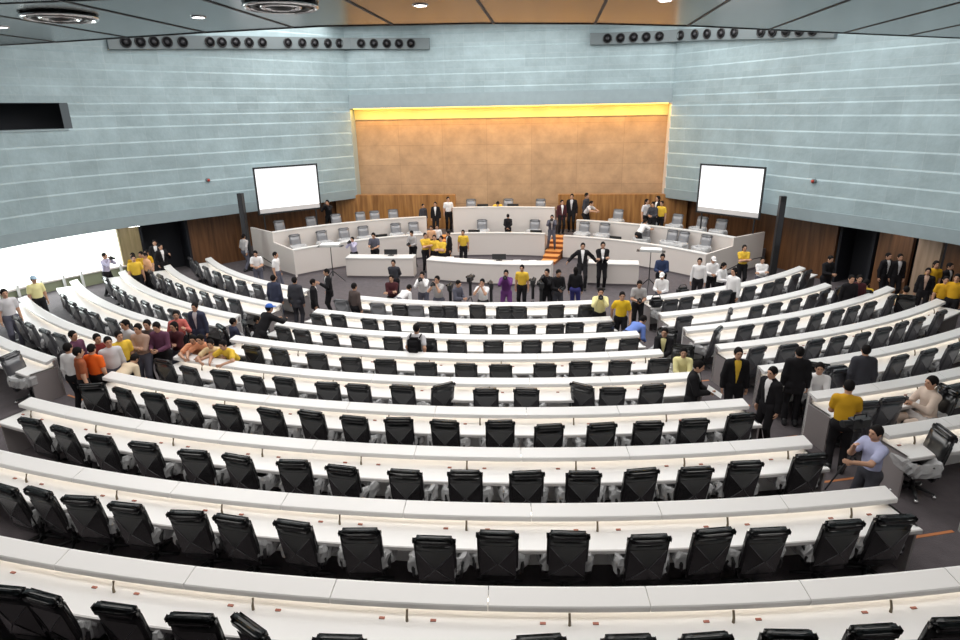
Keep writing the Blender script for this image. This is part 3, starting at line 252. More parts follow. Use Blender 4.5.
PEOPLE = [(-14.61, -12.67, 0.126, 0.974, 1.571, 'camera', 'shirt', 'lavender', 'black_cloth', 'short', 'man in pale lavender shirt raising a camera beside the bright window', {'cam': 1}), (-13.18, -12.94, 0.0, 1.042, 0.698, 'stand', 'polo', 'yellow', 'black_cloth', 'short', 'person in yellow shirt at the window end of the yellow group by the dark doorway', {}), (-13.68, -12.25, 0.0, 1.0, 0.175, 'stand', 'polo', 'mustard', 'black_cloth', 'short', 'person in mustard shirt, second in the yellow group from the window', {}), (-13.44, -12.1, 0.0, 1.01, 0.0, 'crossed', 'polo', 'yellow', 'black_cloth', 'short', 'person in yellow shirt, arms crossed, in the middle of the yellow group', {}), (-13.79, -11.23, 0.0, 0.937, -0.349, 'stand', 'polo', 'mustard', 'black_cloth', 'short', 'tall person in mustard shirt, fourth in the yellow group from the window', {}), (-13.2, -12.18, 0.0, 0.998, -0.524, 'stand', 'polo', 'peach', 'black_cloth', 'short', 'person in peach shirt in the yellow group next to the black suits', {}), (-14.34, -9.87, 0.0, 1.01, 0.524, 'stand', 'suit', 'black_cloth', 'black_cloth', 'short', 'man in black suit half inside the dark doorway behind another suited man', {'front': 'white_cloth'}), (-13.64, -10.59, 0.0, 1.0, 1.047, 'talk', 'suit', 'black_cloth', 'black_cloth', 'short', 'man in black suit and white shirt standing before the dark doorway', {'front': 'white_cloth'}), (-11.24, -8.24, 0.0, 0.98, 2.793, 'walk', 'shirt', 'grey_cloth', 'slate', 'short', 'person in grey shirt walking away past the stage end below the slim black speaker', {}), (-9.1, -11.46, 0.0, 0.98, 0.349, 'hold', 'polo', 'white_cloth', 'slate', 'short', 'stocky man in white polo shirt looking down beside the first window-side desk', {}), (-8.08, -12.0, 0.0, 1.01, 1.571, 'stand', 'polo', 'white_cloth', 'slate', 'short', 'man in white shirt in profile beside the stage end wall', {}), (-6.63, -15.39, 0.0, 1.01, 2.967, 'stand', 'suit', 'navy', 'navy', 'short', 'man in dark blue-grey suit seen from behind at the end of the first window-side desk', {}), (-5.82, -15.61, 0.0, 1.01, 3.054, 'stand', 'suit', 'charcoal', 'charcoal', 'short', 'broad man in charcoal suit seen from behind at the window-side aisle', {}), (-5.22, -15.61, 0.0, 0.98, 1.92, 'stand', 'suit', 'black_cloth', 'black_cloth', 'short', 'man in black suit, shorter of the two beside the light stand', {}), (-5.19, -14.27, 0.0, 0.98, -1.047, 'talk', 'suit', 'black_cloth', 'black_cloth', 'short', 'man in black suit, taller of the two beside the light stand', {}), (-3.73, -16.03, 0.0, 0.98, 2.618, 'stand', 'shirt', 'brown_print', 'black_cloth', 'short', 'man in dark patterned shirt standing at the end of the first centre desk', {}), (-5.36, -18.83, 0.126, 1.053, 2.618, 'lean', 'suit', 'black_cloth', 'black_cloth', 'cap', 'man in blue cap bending forward at the aisle behind the second centre desk', {'cap': 'cap_blue'}), (-5.79, -18.48, 0.126, 0.948, 2.094, 'sit', 'suit', 'black_cloth', 'black_cloth', 'short', 'dark jacketed man crouching low beside the man in the blue cap', {}), (-6.35, -18.75, 0.126, 0.96, 2.443, 'sit', 'shirt', 'navy', 'black_cloth', 'short', 'person in navy shirt seated at the aisle end of the fourth window-side desk', {}), (-8.58, -21.71, 0.371, 0.98, 1.396, 'stand', 'shirt', 'plum', 'black_cloth', 'short', 'man in plum and brown jacket facing the gathered crowd on its window side', {}), (-7.94, -21.76, 0.371, 0.96, 1.047, 'stand', 'shirt', 'maroon', 'black_cloth', 'short', 'person in dark red top behind the orange shirt', {}), (-7.4, -22.1, 0.371, 1.0, 0.873, 'stand', 'shirt', 'pale_grey', 'slate', 'short', 'person in pale grey striped shirt beside the orange shirt', {}), (-7.83, -22.76, 0.518, 0.96, 3.054, 'stand', 'shirt', 'white_cloth', 'black_cloth', 'short', 'man in white shirt seen from behind beside the orange shirt', {}), (-7.37, -22.66, 0.518, 0.93, 3.142, 'stand', 'polo', 'orange', 'black_cloth', 'short', 'person in bright orange T-shirt seen from behind', {}), (-7.46, -22.95, 0.518, 0.953, 2.443, 'stand', 'polo', 'rust', 'black_cloth', 'short', 'person in rust top squeezed between the white shirt and the orange shirt', {}), (-7.72, -21.0, 0.371, 1.01, -0.349, 'stand', 'shirt', 'pale_grey', 'slate', 'short', 'person in grey and pink patterned shirt behind the bowed beige shirt', {}), (-7.23, -21.27, 0.371, 1.01, 0.0, 'crossed', 'shirt', 'tan', 'slate', 'short', 'man in tan checked shirt with arms crossed in the crowd', {}), (-7.2, -20.97, 0.371, 1.01, 0.175, 'stand', 'shirt', 'brown_print', 'black_cloth', 'short', 'person peeping between the tan checked shirt and the dark red check shirt', {}), (-6.88, -21.04, 0.371, 1.01, 0.087, 'hold', 'shirt', 'plum', 'black_cloth', 'short', 'man in dark red check shirt looking at his hands', {}), (-6.77, -20.61, 0.253, 0.98, -0.175, 'crossed', 'shirt', 'dark_maroon', 'slate', 'long', 'woman with long hair and dark maroon top, arms folded', {}), (-7.42, -21.72, 0.371, 1.0, 1.047, 'stand', 'polo', 'yellow', 'black_cloth', 'short', 'person in yellow shirt behind the bowed beige shirt', {}), (-7.06, -22.33, 0.371, 0.96, 2.967, 'bend', 'shirt', 'beige', 'beige', 'short', 'person in beige shirt bowed over with only the back showing', {}), (-7.33, -19.65, 0.253, 0.96, 0.524, 'talk', 'shirt', 'red_stripe', 'black_cloth', 'short', 'person in red and white striped shirt leaning at the fourth window-side desk', {}), (-7.13, -19.06, 0.253, 0.98, 0.0, 'stand', 'suit', 'navy', 'navy', 'short', 'man in navy suit with lanyard facing the room above the salmon shirts', {'front': 'pale_grey'}), (-6.1, -20.89, 0.253, 0.958, 0.262, 'lean', 'polo', 'salmon', 'black_cloth', 'short', 'person in salmon shirt leaning on the desk end, nearer the crowd', {}), (-5.81, -20.93, 0.253, 0.98, -0.087, 'lean', 'polo', 'salmon', 'black_cloth', 'short', 'person in salmon shirt leaning on the desk end, beside the cream shirt', {}), (-5.57, -21.04, 0.253, 0.932, 0.175, 'lean', 'polo', 'cream', 'black_cloth', 'short', 'person in cream shirt leaning over the desk between salmon and yellow', {}), (-5.11, -21.15, 0.253, 0.949, -0.262, 'lean', 'polo', 'yellow', 'black_cloth', 'short', 'person in yellow shirt leaning at the desk end beyond the salmon shirts', {}), (-13.96, -16.69, 0.253, 1.0, 1.047, 'stand', 'polo', 'pale_yellow', 'black_cloth', 'cap', 'person in pale blue cap and yellow shirt below the bright window', {'cap': 'cap_pale'}), (-12.9, -18.88, 0.371, 1.053, 1.047, 'stand', 'polo', 'pale_grey', 'slate', 'short', 'person with pale shirt at the frame edge below the bright window', {}), (-8.69, -4.19, 0.8, 1.06, 0.0, 'camera', 'shirt', 'black_cloth', 'black_cloth', 'short', 'person in black photographing from the upper stage tier beside the white screen', {'cam': 1}), (-6.26, -8.1, 0.0, 0.909, -0.175, 'camera', 'shirt', 'lavender', 'black_cloth', 'short', 'person in lavender shirt behind the stage desk with the light stand', {'cam': 1}), (-5.34, -8.0, 0.0, 1.013, 0.0, 'hold', 'polo', 'slate', 'black_cloth', 'short', 'photographer in grey vest standing behind the stage desk', {'cam': 1}), (-3.81, -7.21, 0.0, 0.98, -0.262, 'hold', 'shirt', 'grey_cloth', 'black_cloth', 'short', 'photographer in grey shirt with camera strap standing between two stage desks', {'cam': 1}), (-3.08, -8.0, 0.0, 1.0, 0.524, 'crossed', 'polo', 'yellow', 'black_cloth', 'short', 'man in yellow shirt in profile between two stage desks', {}), (-3.19, -6.01, 0.2, 0.86, 0.0, 'stand', 'polo', 'peach', 'black_cloth', 'short', 'person in peach top up the stage steps behind the yellow shirts', {}), (-2.94, -5.83, 0.2, 0.86, 0.0, 'stand', 'polo', 'white_cloth', 'black_cloth', 'short', 'person in white top up the stage steps behind the yellow shirts', {}), (-2.69, -7.95, 0.0, 0.946, 0.175, 'stand', 'polo', 'yellow', 'black_cloth', 'short', 'person in yellow shirt, head bowed, at the foot of the stage steps', {}), (-2.25, -8.64, 0.0, 1.0, -0.349, 'crossed', 'polo', 'yellow', 'black_cloth', 'short', 'person in yellow shirt next to the black suit at the foot of the steps', {}), (-2.18, -7.16, 0.0, 0.96, -1.047, 'stand', 'suit', 'black_cloth', 'black_cloth', 'short', 'man in black suit sideways between yellow shirts at the stage steps', {}), (-1.55, -7.08, 0.0, 0.98, 0.0, 'stand', 'polo', 'yellow', 'black_cloth', 'short', 'man in yellow shirt standing alone upright behind the long stage desk', {}), (-4.11, -3.26, 0.8, 0.86, 0.698, 'stand', 'shirt', 'charcoal', 'black_cloth', 'short', 'person in charcoal at the end of the upper stage tier against the wood panel', {}), (-3.43, -3.47, 0.8, 0.933, 0.0, 'stand', 'suit', 'black_cloth', 'black_cloth', 'long', 'woman in black jacket and white blouse on the upper stage steps', {'front': 'white_cloth'}), (-2.91, -2.72, 0.8, 1.017, 0.349, 'stand', 'polo', 'white_cloth', 'black_cloth', 'short', 'photographer in white shirt and black bag beside the high podium', {}), (-3.29, -12.74, 0.0, 0.96, 0.0, 'behind', 'shirt', 'charcoal', 'black_cloth', 'short', 'man in dark shirt, hands behind his back, before the short stage desk', {}), (-2.81, -14.92, 0.0, 0.973, 0.0, 'crossed', 'shirt', 'dark_maroon', 'black_cloth', 'short', 'man in dark maroon shirt with arms crossed before the stage desk', {}), (-2.53, -14.97, 0.0, 0.976, 2.618, 'bend', 'shirt', 'white_cloth', 'slate', 'short', 'person in white shirt bent over behind the first centre desk', {}), (-1.9, -14.34, 0.0, 0.96, 0.0, 'camera', 'shirt', 'white_cloth', 'slate', 'short', 'photographer in white shirt aiming a camera behind the first centre desk', {'cam': 1}), (-1.24, -15.09, 0.0, 1.0, -0.262, 'camera', 'polo', 'grey_cloth', 'slate', 'short', 'photographer in grey shirt crouched beside the white-shirted photographer', {'cam': 1}), (-0.64, -15.16, 0.0, 0.93, 1.047, 'hold', 'shirt', 'slate', 'black_cloth', 'short', 'person in slate shirt looking down behind the first centre desk', {}), (0.21, -15.17, 0.0, 0.966, -0.175, 'camera', 'polo', 'white_cloth', 'black_cloth', 'short', 'cameraman in white T-shirt behind a video camera', {}), (0.87, -14.08, 0.0, 0.98, 0.0, 'camera', 'shirt', 'purple', 'purple', 'short', 'photographer in purple shirt behind the first centre desk', {'cam': 1}), (1.36, -13.29, 0.0, 0.96, -0.175, 'stand', 'polo', 'yellow', 'black_cloth', 'short', 'tall man in yellow shirt behind the purple-shirted photographer', {}), (2.24, -14.03, 0.0, 1.0, -0.349, 'camera', 'shirt', 'black_cloth', 'black_cloth', 'short', 'photographer in black beside a tripod, nearer the purple shirt', {'cam': 1}), (2.56, -14.14, 0.0, 1.01, 0.349, 'hold', 'shirt', 'black_cloth', 'charcoal', 'short', 'photographer in black and grey beside the foot of the red stage aisle', {'cam': 1}), (3.55, -10.35, 0.0, 1.075, 0.0, 'spread', 'suit', 'black_cloth', 'black_cloth', 'short', 'man in black suit with arms spread leaning on the stage desk', {'front': 'white_cloth'}), (4.29, -10.4, 0.0, 1.085, 0.0, 'crossed', 'suit', 'black_cloth', 'black_cloth', 'short', 'man in black suit with folded arms against the stage desk', {'front': 'white_cloth'}), (3.17, -13.56, 0.0, 0.96, 2.967, 'stand', 'shirt', 'black_cloth', 'indigo', 'long', 'person in black top and indigo jeans before the leaning suits', {}), (2.35, -5.16, 0.45, 0.928, 0.0, 'camera', 'suit', 'slate', 'slate', 'short', 'photographer in slate suit standing on the orange stage steps', {'cam': 1}), (2.81, -3.36, 0.8, 0.974, 0.349, 'stand', 'suit', 'dark_maroon', 'black_cloth', 'short', 'man in very dark red suit at the top of the orange steps', {}), (3.32, -2.71, 0.8, 1.093, -0.175, 'stand', 'suit', 'black_cloth', 'black_cloth', 'short', 'tall man in black suit against the gold wall by the steps', {'front': 'pale_grey'}), (4.01, -2.7, 0.8, 1.117, 1.047, 'stand', 'shirt', 'charcoal', 'black_cloth', 'short', 'person in charcoal top with head against the gold wall beyond the steps', {}), (4.09, -2.94, 0.8, 0.989, 1.047, 'lean', 'polo', 'pale_grey', 'black_cloth', 'short', 'person in pale grey shirt bending behind the upper tier by the steps', {}), (0.23, -4.05, 0.4, 0.87, 3.142, 'behind', 'shirt', 'black_cloth', 'black_cloth', 'short', 'person in black shirt seen from behind before the high podium', {}), (-0.41, -2.76, 1.096, 1.0, 0.175, 'bend', 'polo', 'yellow', 'black_cloth', 'short', 'person in yellow shirt reaching down over the high podium', {}), (6.74, -3.99, 0.8, 1.046, 0.698, 'stand', 'polo', 'pale_grey', 'black_cloth', 'long', 'long-haired woman in pale top by the wood panel on the upper tier', {}), (7.03, -4.39, 0.8, 1.012, -0.524, 'hold', 'shirt', 'charcoal', 'black_cloth', 'short', 'person in charcoal top among the women on the upper tier', {}), (7.38, -3.43, 0.8, 1.083, -1.047, 'stand', 'suit', 'black_cloth', 'black_cloth', 'long', 'tall long-haired woman in black by the white screen wall', {}), (7.46, -4.07, 0.8, 0.998, -0.698, 'stand', 'polo', 'yellow', 'black_cloth', 'short', 'person in yellow shirt partly behind the long-haired woman in black', {}), (6.35, -5.74, 0.4, 0.963, 2.094, 'lean', 'polo', 'white_cloth', 'black_cloth', 'short', 'person in white and black stepping between the two stage tiers', {}), (6.31, -11.66, 0.0, 1.01, -0.175, 'hold', 'shirt', 'blue_dark', 'black_cloth', 'short', 'man in dark blue shirt standing by the light stand', {}), (5.94, -13.96, 0.0, 0.947, -0.349, 'hold', 'shirt', 'white_cloth', 'slate', 'cap', 'person in white cap and white shirt behind the first dark-doorway-side desk', {'cap': 'white_cloth'}), (7.46, -12.31, 0.0, 1.0, -0.349, 'stand', 'shirt', 'white_cloth', 'black_cloth', 'short', 'man in white shirt, first of four people in white by the stage end wall', {}), (8.01, -11.85, 0.0, 0.98, 0.0, 'hold', 'shirt', 'white_cloth', 'black_cloth', 'cap', 'person in white cap and white shirt beside the stage end wall', {'cap': 'white_cloth'}), (8.12, -12.62, 0.0, 0.96, 0.698, 'hold', 'shirt', 'white_cloth', 'black_cloth', 'long', 'dark-haired woman in white blouse near the yellow-topped woman', {}), (8.14, -14.11, 0.0, 1.06, -1.047, 'stand', 'shirt', 'white_cloth', 'black_cloth', 'long', 'long-haired woman in white facing the people in white caps', {}), (9.56, -10.1, 0.0, 1.0, 0.0, 'crossed', 'polo', 'yellow', 'black_cloth', 'long', 'woman in yellow top and black trousers beside the stage end wall', {}), (9.76, -11.63, 0.0, 0.93, -0.175, 'crossed', 'shirt', 'white_cloth', 'slate', 'short', 'man in white shirt with folded arms by the brown wood wall', {}), (5.04, -15.18, 0.0, 0.98, 0.0, 'hold', 'polo', 'grey_cloth', 'black_cloth', 'short', 'photographer in grey shirt and dark vest at the second-aisle desk corner', {'cam': 1}), (4.37, -16.64, 0.0, 1.01, 0.0, 'walk', 'polo', 'strong_yellow', 'black_cloth', 'short', 'man in strong yellow T-shirt walking up the aisle', {}), (3.79, -16.28, 0.0, 1.01, 0.0, 'camera', 'shirt', 'pale_yellow', 'black_cloth', 'short', 'person in pale yellow jacket taking a photo with both hands up', {'cam': 1}), (4.51, -17.91, 0.0, 1.032, 2.269, 'bend', 'shirt', 'blue_mid', 'black_cloth', 'short', 'person in blue shirt bent over at the end of the second centre desk', {}), (5.25, -18.78, 0.126, 1.01, -0.349, 'sit_desk', 'suit', 'black_cloth', 'black_cloth', 'short', 'man in black suit and yellow tie seated at the fourth centre desk end', {'front': 'pale_yellow'}), (5.39, -20.29, 0.253, 0.96, -0.175, 'sit_desk', 'shirt', 'pale_yellow', 'black_cloth', 'short', 'man in pale yellow shirt with forearms on the fifth centre desk', {}), (5.1, -22.54, 0.371, 1.0, 1.222, 'hold', 'suit', 'black_cloth', 'black_cloth', 'short', 'man in black suit in profile holding a sheet of paper', {'sheet': 1}), (6.09, -21.88, 0.371, 1.01, 0.0, 'stand', 'suit', 'black_cloth', 'black_cloth', 'short', 'man in black suit and yellow shirt standing upright in the aisle', {'front': 'yellow'}), (6.51, -22.71, 0.371, 0.98, -1.047, 'stand', 'suit', 'black_cloth', 'black_cloth', 'short', 'man in black suit and pale collar turned away in the aisle', {}), (7.32, -21.76, 0.371, 1.0, 2.967, 'stand', 'suit', 'black_cloth', 'black_cloth', 'short', 'man in long black suit seen from behind next to the seated white shirt', {}), (7.86, -21.47, 0.371, 1.025, -0.349, 'sit_desk', 'shirt', 'white_cloth', 'black_cloth', 'short', 'person in white shirt seated with arms on the desk beside the black suit', {}), (8.66, -21.56, 0.371, 1.0, 3.054, 'stand', 'suit', 'charcoal', 'charcoal', 'short', 'broad man in charcoal suit seen from behind between two desk rows', {}), (7.39, -23.72, 0.518, 1.0, 2.793, 'hold', 'polo', 'mustard', 'black_cloth', 'short', 'person with dark hair and mustard shirt seen from behind', {}), (9.4, -22.63, 0.518, 1.059, -1.396, 'sit_phone', 'shirt', 'tan_pale', 'tan_pale', 'short', 'man in pale tan shirt seated in profile holding up a phone', {'phone': 1}), (7.08, -25.36, 0.64, 0.96, -1.222, 'reach', 'polo', 'pale_blue', 'charcoal', 'short', 'cameraman in pale blue shirt filming from the aisle steps', {}), (13.99, -11.38, 0.0, 1.01, 0.349, 'stand', 'suit', 'black_cloth', 'black_cloth', 'short', 'man in black suit and white shirt against the brown wood, nearer the dark doorway', {'front': 'white_cloth'}), (14.36, -11.44, 0.0, 1.0, 0.0, 'stand', 'suit', 'black_cloth', 'black_cloth', 'short', 'man in black suit against the brown wood, nearer the pale panel', {'front': 'pale_grey'}), (14.07, -13.68, 0.126, 0.96, -0.524, 'stand', 'suit', 'black_cloth', 'black_cloth', 'short', 'person in black before the pale wood panel', {'front': 'tan'}), (14.6, -13.07, 0.126, 1.01, 0.0, 'stand', 'polo', 'mustard', 'black_cloth', 'long', 'woman with long dark hair and mustard top before the pale wood panel', {}), (13.84, -14.99, 0.253, 0.93, -0.349, 'stand', 'polo', 'mustard', 'black_cloth', 'short', 'person in yellow shirt, shade-darkened, shorter, beside the long-haired woman in mustard', {}), (15.07, -12.98, 0.126, 0.96, 0.524, 'stand', 'suit', 'black_cloth', 'black_cloth', 'short', 'tall person in black behind the yellow shirts by the outer wood wall', {}), (14.02, -15.18, 0.253, 1.0, -0.698, 'stand', 'polo', 'mustard', 'black_cloth', 'short', 'person in yellow shirt, shade-darkened, at the frame edge before the outer wood wall', {}), (12.94, -14.79, 0.126, 1.01, 2.793, 'sit', 'polo', 'cream', 'black_cloth', 'short', 'person in cream shirt seated at the end of the third desk by the dark crowd', {}), (12.24, -13.83, 0.0, 1.06, 2.618, 'sit', 'polo', 'yellow', 'black_cloth', 'short', 'person in yellow shirt seated before the dark doorway', {}), (11.46, -14.49, 0.0, 1.003, 0.0, 'stand', 'shirt', 'black_cloth', 'black_cloth', 'short', 'person in black in the dark doorway, nearer the white bundle', {}), (11.85, -14.17, 0.0, 0.957, -0.175, 'stand', 'shirt', 'dark_maroon', 'black_cloth', 'short', 'person in dark maroon in the dark doorway beside the yellow shirt', {}), (11.89, -11.78, 0.0, 1.01, 0.349, 'hold', 'shirt', 'black_cloth', 'black_cloth', 'short', 'person in black by the brown wood at the doorway edge', {}), (-0.89, -20.1, 0.126, 0.984, 3.054, 'walk', 'polo', 'pale_grey', 'black_cloth', 'short', 'person in pale grey shirt walking between rows wearing a black backpack', {'pack': 1})]  # mustard on the two outer yellow shirts puts corner shade into the cloth
SITCH = [(-5.79, -18.48, 0.126, 5.24, 'black leather swivel chair under the dark jacketed man crouching low beside the man in'), (-6.35, -18.75, 0.126, 5.59, 'black leather swivel chair under the person in navy shirt seated at the aisle end'), (5.25, -18.78, 0.126, 2.79, 'black leather swivel chair under the man in black suit and yellow tie seated at'), (5.39, -20.29, 0.253, 2.97, 'black leather swivel chair under the man in pale yellow shirt with forearms on the'), (7.86, -21.47, 0.371, 2.79, 'black leather swivel chair under the person in white shirt seated with arms on the'), (9.4, -22.63, 0.518, 1.75, 'black leather swivel chair under the man in pale tan shirt seated in profile holding'), (12.94, -14.79, 0.126, 5.93, 'black leather swivel chair under the person in cream shirt seated at the end of'), (12.24, -13.83, 0.0, 5.76, 'black leather swivel chair under the person in yellow shirt seated before the dark doorway')]
CAMM = [[0.9935193976616743, -0.019811216026601134, 0.11192284033892051, 2.3176614201183514], [0.11230121016891692, 0.3230469177612255, -0.9396962951504964, -33.828371591186915], [-0.017539802295946802, 0.9461755675584311, 0.3231782026852983, 6.684467791438085], [0, 0, 0, 1]]
CAMF = 614.7998984093628
LPOW = 430.0
GPOW = 190.0
EXPOSURE = 0.15
# ------------------------------------------------------------------ setting
def floor_at(x, y):
    r = math.hypot(x, y); z = 0.
    for i in range(9):
        if r > RR[i] - .02: z = FL[i]
    return z
mb = MB().add([(-40, -45, 0), (40, -45, 0), (40, 10, 0), (-40, 10, 0)], [(0, 1, 2, 3)])
for i in range(2, 9):
    r0 = RR[i] - .02; r1 = (RR[i + 1] - .02) if i < 8 else RR[i] + 8
    mb.sweep([(0, 0.), (0, FL[i]), (r1 - r0, FL[i]), (r1 - r0, 0.)], arc(r0, -75, 75, step=1.5))
struct('floor', mb, CARPET)
tn = 0
for i in range(2, 9):   # coloured nosings of the aisle steps
    for a0, a1 in ((CEN[i][1] + .15, RGT[i][0] - .15), (LFT[i][1] + .15, CEN[i][0] - .15)):
        tn += 1; r0 = RR[i] - .03
        struct('trim_%d' % tn, MB().sweep([(0, FL[i] - .05), (0, FL[i] + .004), (.05, FL[i] + .004), (.05, FL[i] - .05)], arc(r0, a0, a1)), ORANGE)
def resample(poly, step=.15):
    out = [Vector(poly[0])]
    P = [Vector(p) for p in poly]; L = [0]
    # smooth with Catmull-Rom
    for i in range(len(P) - 1):
        p0, p1, p2, p3 = P[max(i - 1, 0)], P[i], P[i + 1], P[min(i + 2, len(P) - 1)]; n = max(2, int((p2 - p1).length / step))
        for k in range(1, n + 1):
            t = k / n; out.append(.5 * ((2 * p1) + (p2 - p0) * t + (2 * p0 - 5 * p1 + 4 * p2 - p3) * t * t + (3 * p1 - p0 - 3 * p2 + p3) * t ** 3))
    return out
def with_normals(pts, side):
    """side: +1 when the room lies to the +90 degree side of the walking direction; offset direction points away from the room"""
    out = []; s = 0
    for i, p in enumerate(pts):
        t = (pts[min(i + 1, len(pts) - 1)] - pts[max(i - 1, 0)]).normalized(); n = Vector((t.y, -t.x)) * side
        if i: s += (pts[i] - pts[i - 1]).length
        out.append((p.x, p.y, n.x, n.y, s))
    return out
WL = with_normals(resample(POLY_L), 1); WR = with_normals(resample(POLY_R), -1)
def wall_mesh(path, levels, s0=0, s1=1e9, lean=.1):
    """courses: each leans out at its top and so carries a small ledge under the next one; UVs in metres"""
    vs, fs, uv = [], [], []
    path = [p for p in path if s0 - .01 <= p[4] <= s1 + .01]
    for z0, z1, ln in levels:
        prof = [(0, z0), (-ln, z1 - .055), (0, z1)]
        for i in range(len(path) - 1):
            a, c = path[i], path[i + 1]
            for k in range(2 if ln else 1):
                (d0, y0), (d1, y1) = prof[k], prof[k + 1]
                if ln == 0: d0, y0, d1, y1 = 0, z0, 0, z1
                o = len(vs); vs += [(a[0] + a[2] * d0, a[1] + a[3] * d0, y0), (c[0] + c[2] * d0, c[1] + c[3] * d0, y0), (c[0] + c[2] * d1, c[1] + c[3] * d1, y1), (a[0] + a[2] * d1, a[1] + a[3] * d1, y1)]
                fs.append((o, o + 1, o + 2, o + 3)); e = .02 * k; uv += [(a[4], y0 - 2.85 - e), (c[4], y0 - 2.85 - e), (c[4], y1 - 2.85 - .02), (a[4], y1 - 2.85 - .02)]
    me = bpy.data.meshes.new('wall'); me.from_pydata(vs, [], fs); l = me.uv_layers.new(name='UVMap'); l.data.foreach_set('uv', [x for p in uv for x in p]); me.update(); return me
def lev(z0, z1, n): return [(z0 + (z1 - z0) * k / n, z0 + (z1 - z0) * (k + 1) / n, .028) for k in range(n)]
LOW = lev(2.85, 6.3, 6); MID = lev(6.3, 7.2, 2); TOP = lev(7.2, 10.8, 6)
struct('wall_left', wall_mesh(WL, LOW + TOP), WALLG)
struct('wall_left', wall_mesh(WL, MID, 0, OPEN_S), WALLG); struct('wall_left', wall_mesh(WL, MID, OPEN_S + 7.5), WALLG)
struct('wall_right', wall_mesh(WR, LOW + MID + TOP), WALLG)
CW = [(-7.9 + 15.8 * k / 16, -1.95, 0, 1, 15.8 * k / 16) for k in range(17)]
struct('wall_front', wall_mesh(CW, TOP), WALLG)
def strip(name, path, prof, m, s0=0, s1=1e9, closed=True):
    return struct(name, MB().sweep(prof, [p[:4] for p in path if s0 - .01 <= p[4] <= s1 + .01], closed), m)
for nm, W in (('wall_left', WL), ('wall_right', WR)):
    strip(nm, W, [(.03, 2.4), (.03, 2.85), (-.05, 2.85), (-.02, 2.4)], WALLBAND)
    strip(nm, W, [(.0, 2.4), (1.3, 2.4), (1.3, 2.46), (.0, 2.46)], WALLBAND)
struct('wall_front', MB().box((0, -1.79, 7.18), (15.8, .44, .64)), WALLBAND)
# dark opening high in the side wall
strip('trim_90', WL, [(.05, 6.3), (1.6, 6.3), (1.6, 6.24), (-.06, 6.24), (-.06, 6.3)], WALLBAND, OPEN_S, OPEN_S + 7.5)
strip('wall_left', WL, [(1.6, 6.2), (1.65, 6.2), (1.65, 7.3), (1.6, 7.3)], DARKDOOR, OPEN_S - .5, OPEN_S + 8)
strip('wall_left', WL, [(.0, 7.2), (1.6, 7.2), (1.6, 7.25), (.0, 7.25)], DARKDOOR, OPEN_S, OPEN_S + 7.5)
# gold panel in its recess
me = bpy.data.meshes.new('gold'); me.from_pydata([(-7.95, -1.2, 0), (7.95, -1.2, 0), (7.95, -1.2, 6.3), (-7.95, -1.2, 6.3)], [], [(0, 1, 2, 3)]); l = me.uv_layers.new(name='UVMap'); l.data.foreach_set('uv', [0, 0, 15.9, 0, 15.9, 6.3, 0, 6.3])
struct('wall_front', me, GOLD)
struct('wall_front', MB().box((0, -1.22, 6.6), (15.9, .08, .6)), GOLDB)
struct('trim_91', MB().box((-7.93, -1.6, 4.7), (.06, .8, 4.4)), WALLG); struct('trim_92', MB().box((7.93, -1.6, 4.7), (.06, .8, 4.4)), STAGEW)
cv = obj('cove_light_strip', MB().box((0, -1.68, 6.84), (15.6, .12, .03)), COVE); tag(cv, 'warm cove light strip hidden above the gold wall panel', 'light')
# wood below
struct('wall_front', MB().box((-5.85, -1.9, 1.28), (6.4, .3, 2.56)), WOODST); struct('wall_front', MB().box((5.85, -1.9, 1.28), (6.4, .3, 2.56)), WOODST)
for s0, s1, m in SEG_L: strip('wall_left', WL, [(1.0, 0), (1.0, 2.45), (1.15, 2.45), (1.15, 0)], m, s0, s1)
for s0, s1, m in SEG_R: strip('wall_right', WR, [(1.0, 0), (1.0, 2.45), (1.15, 2.45), (1.15, 0)], m, s0, s1)
for k, (W, (s0, s1)) in enumerate(((WL, DOOR_L), (WR, DOOR_R))):
    strip('door_%d' % (k + 1), W, [(1.9, 0), (1.9, 2.45), (2.0, 2.45), (2.0, 0)], DARKDOOR, s0 - 1, s1 + 1)
    for s in (s0, s1):
        p = min(W, key=lambda q: abs(q[4] - s)); struct('trim_%d' % (93 + 2 * k + (s == s1)), MB().box((p[0] + p[2] * 1.45, p[1] + p[3] * 1.45, 1.22), (.95, .1, 2.44), math.atan2(p[3], p[2])), DARKDOOR)
# bright window wall on the window side
ws0, ws1 = WIN_L
strip('window_1', WL, [(1.25, .55), (1.25, 2.45), (1.3, 2.45), (1.3, .55)], GLOW, ws0, ws1)
strip('wall_left', WL, [(1.0, 0), (1.0, .62), (1.25, .62), (1.25, 0)], mat('olive_parapet', (.30, .33, .22), .6), ws0, ws1)
strip('trim_97', WL, [(.93, .62), (.93, .68), (1.25, .68), (1.25, .62)], STAGEW, ws0, ws1)
REFLW = mat('reflection_post_white', (.82, .83, .80), .4)  # white posts modelled in place of reflections along the parapet
k = 0; s = ws0 + .3; wf = bpy.data.objects['window_1']
while s < ws1:
    p = min(WL, key=lambda q: abs(q[4] - s)); obj('reflection_post', MB().box((p[0] + p[2] * .9, p[1] + p[3] * .9, .40), (.06, .09, .8), math.atan2(p[3], p[2])), REFLW, wf); s += .72
struct('wall_back', MB().box((0, -36.2, 5.4), (44, .3, 10.8)), mat('gallery_dark', (.04, .04, .045), .8))
struct('ceiling', MB().box((0, -17, 10.9), (60, 44, .2)), CEILW)
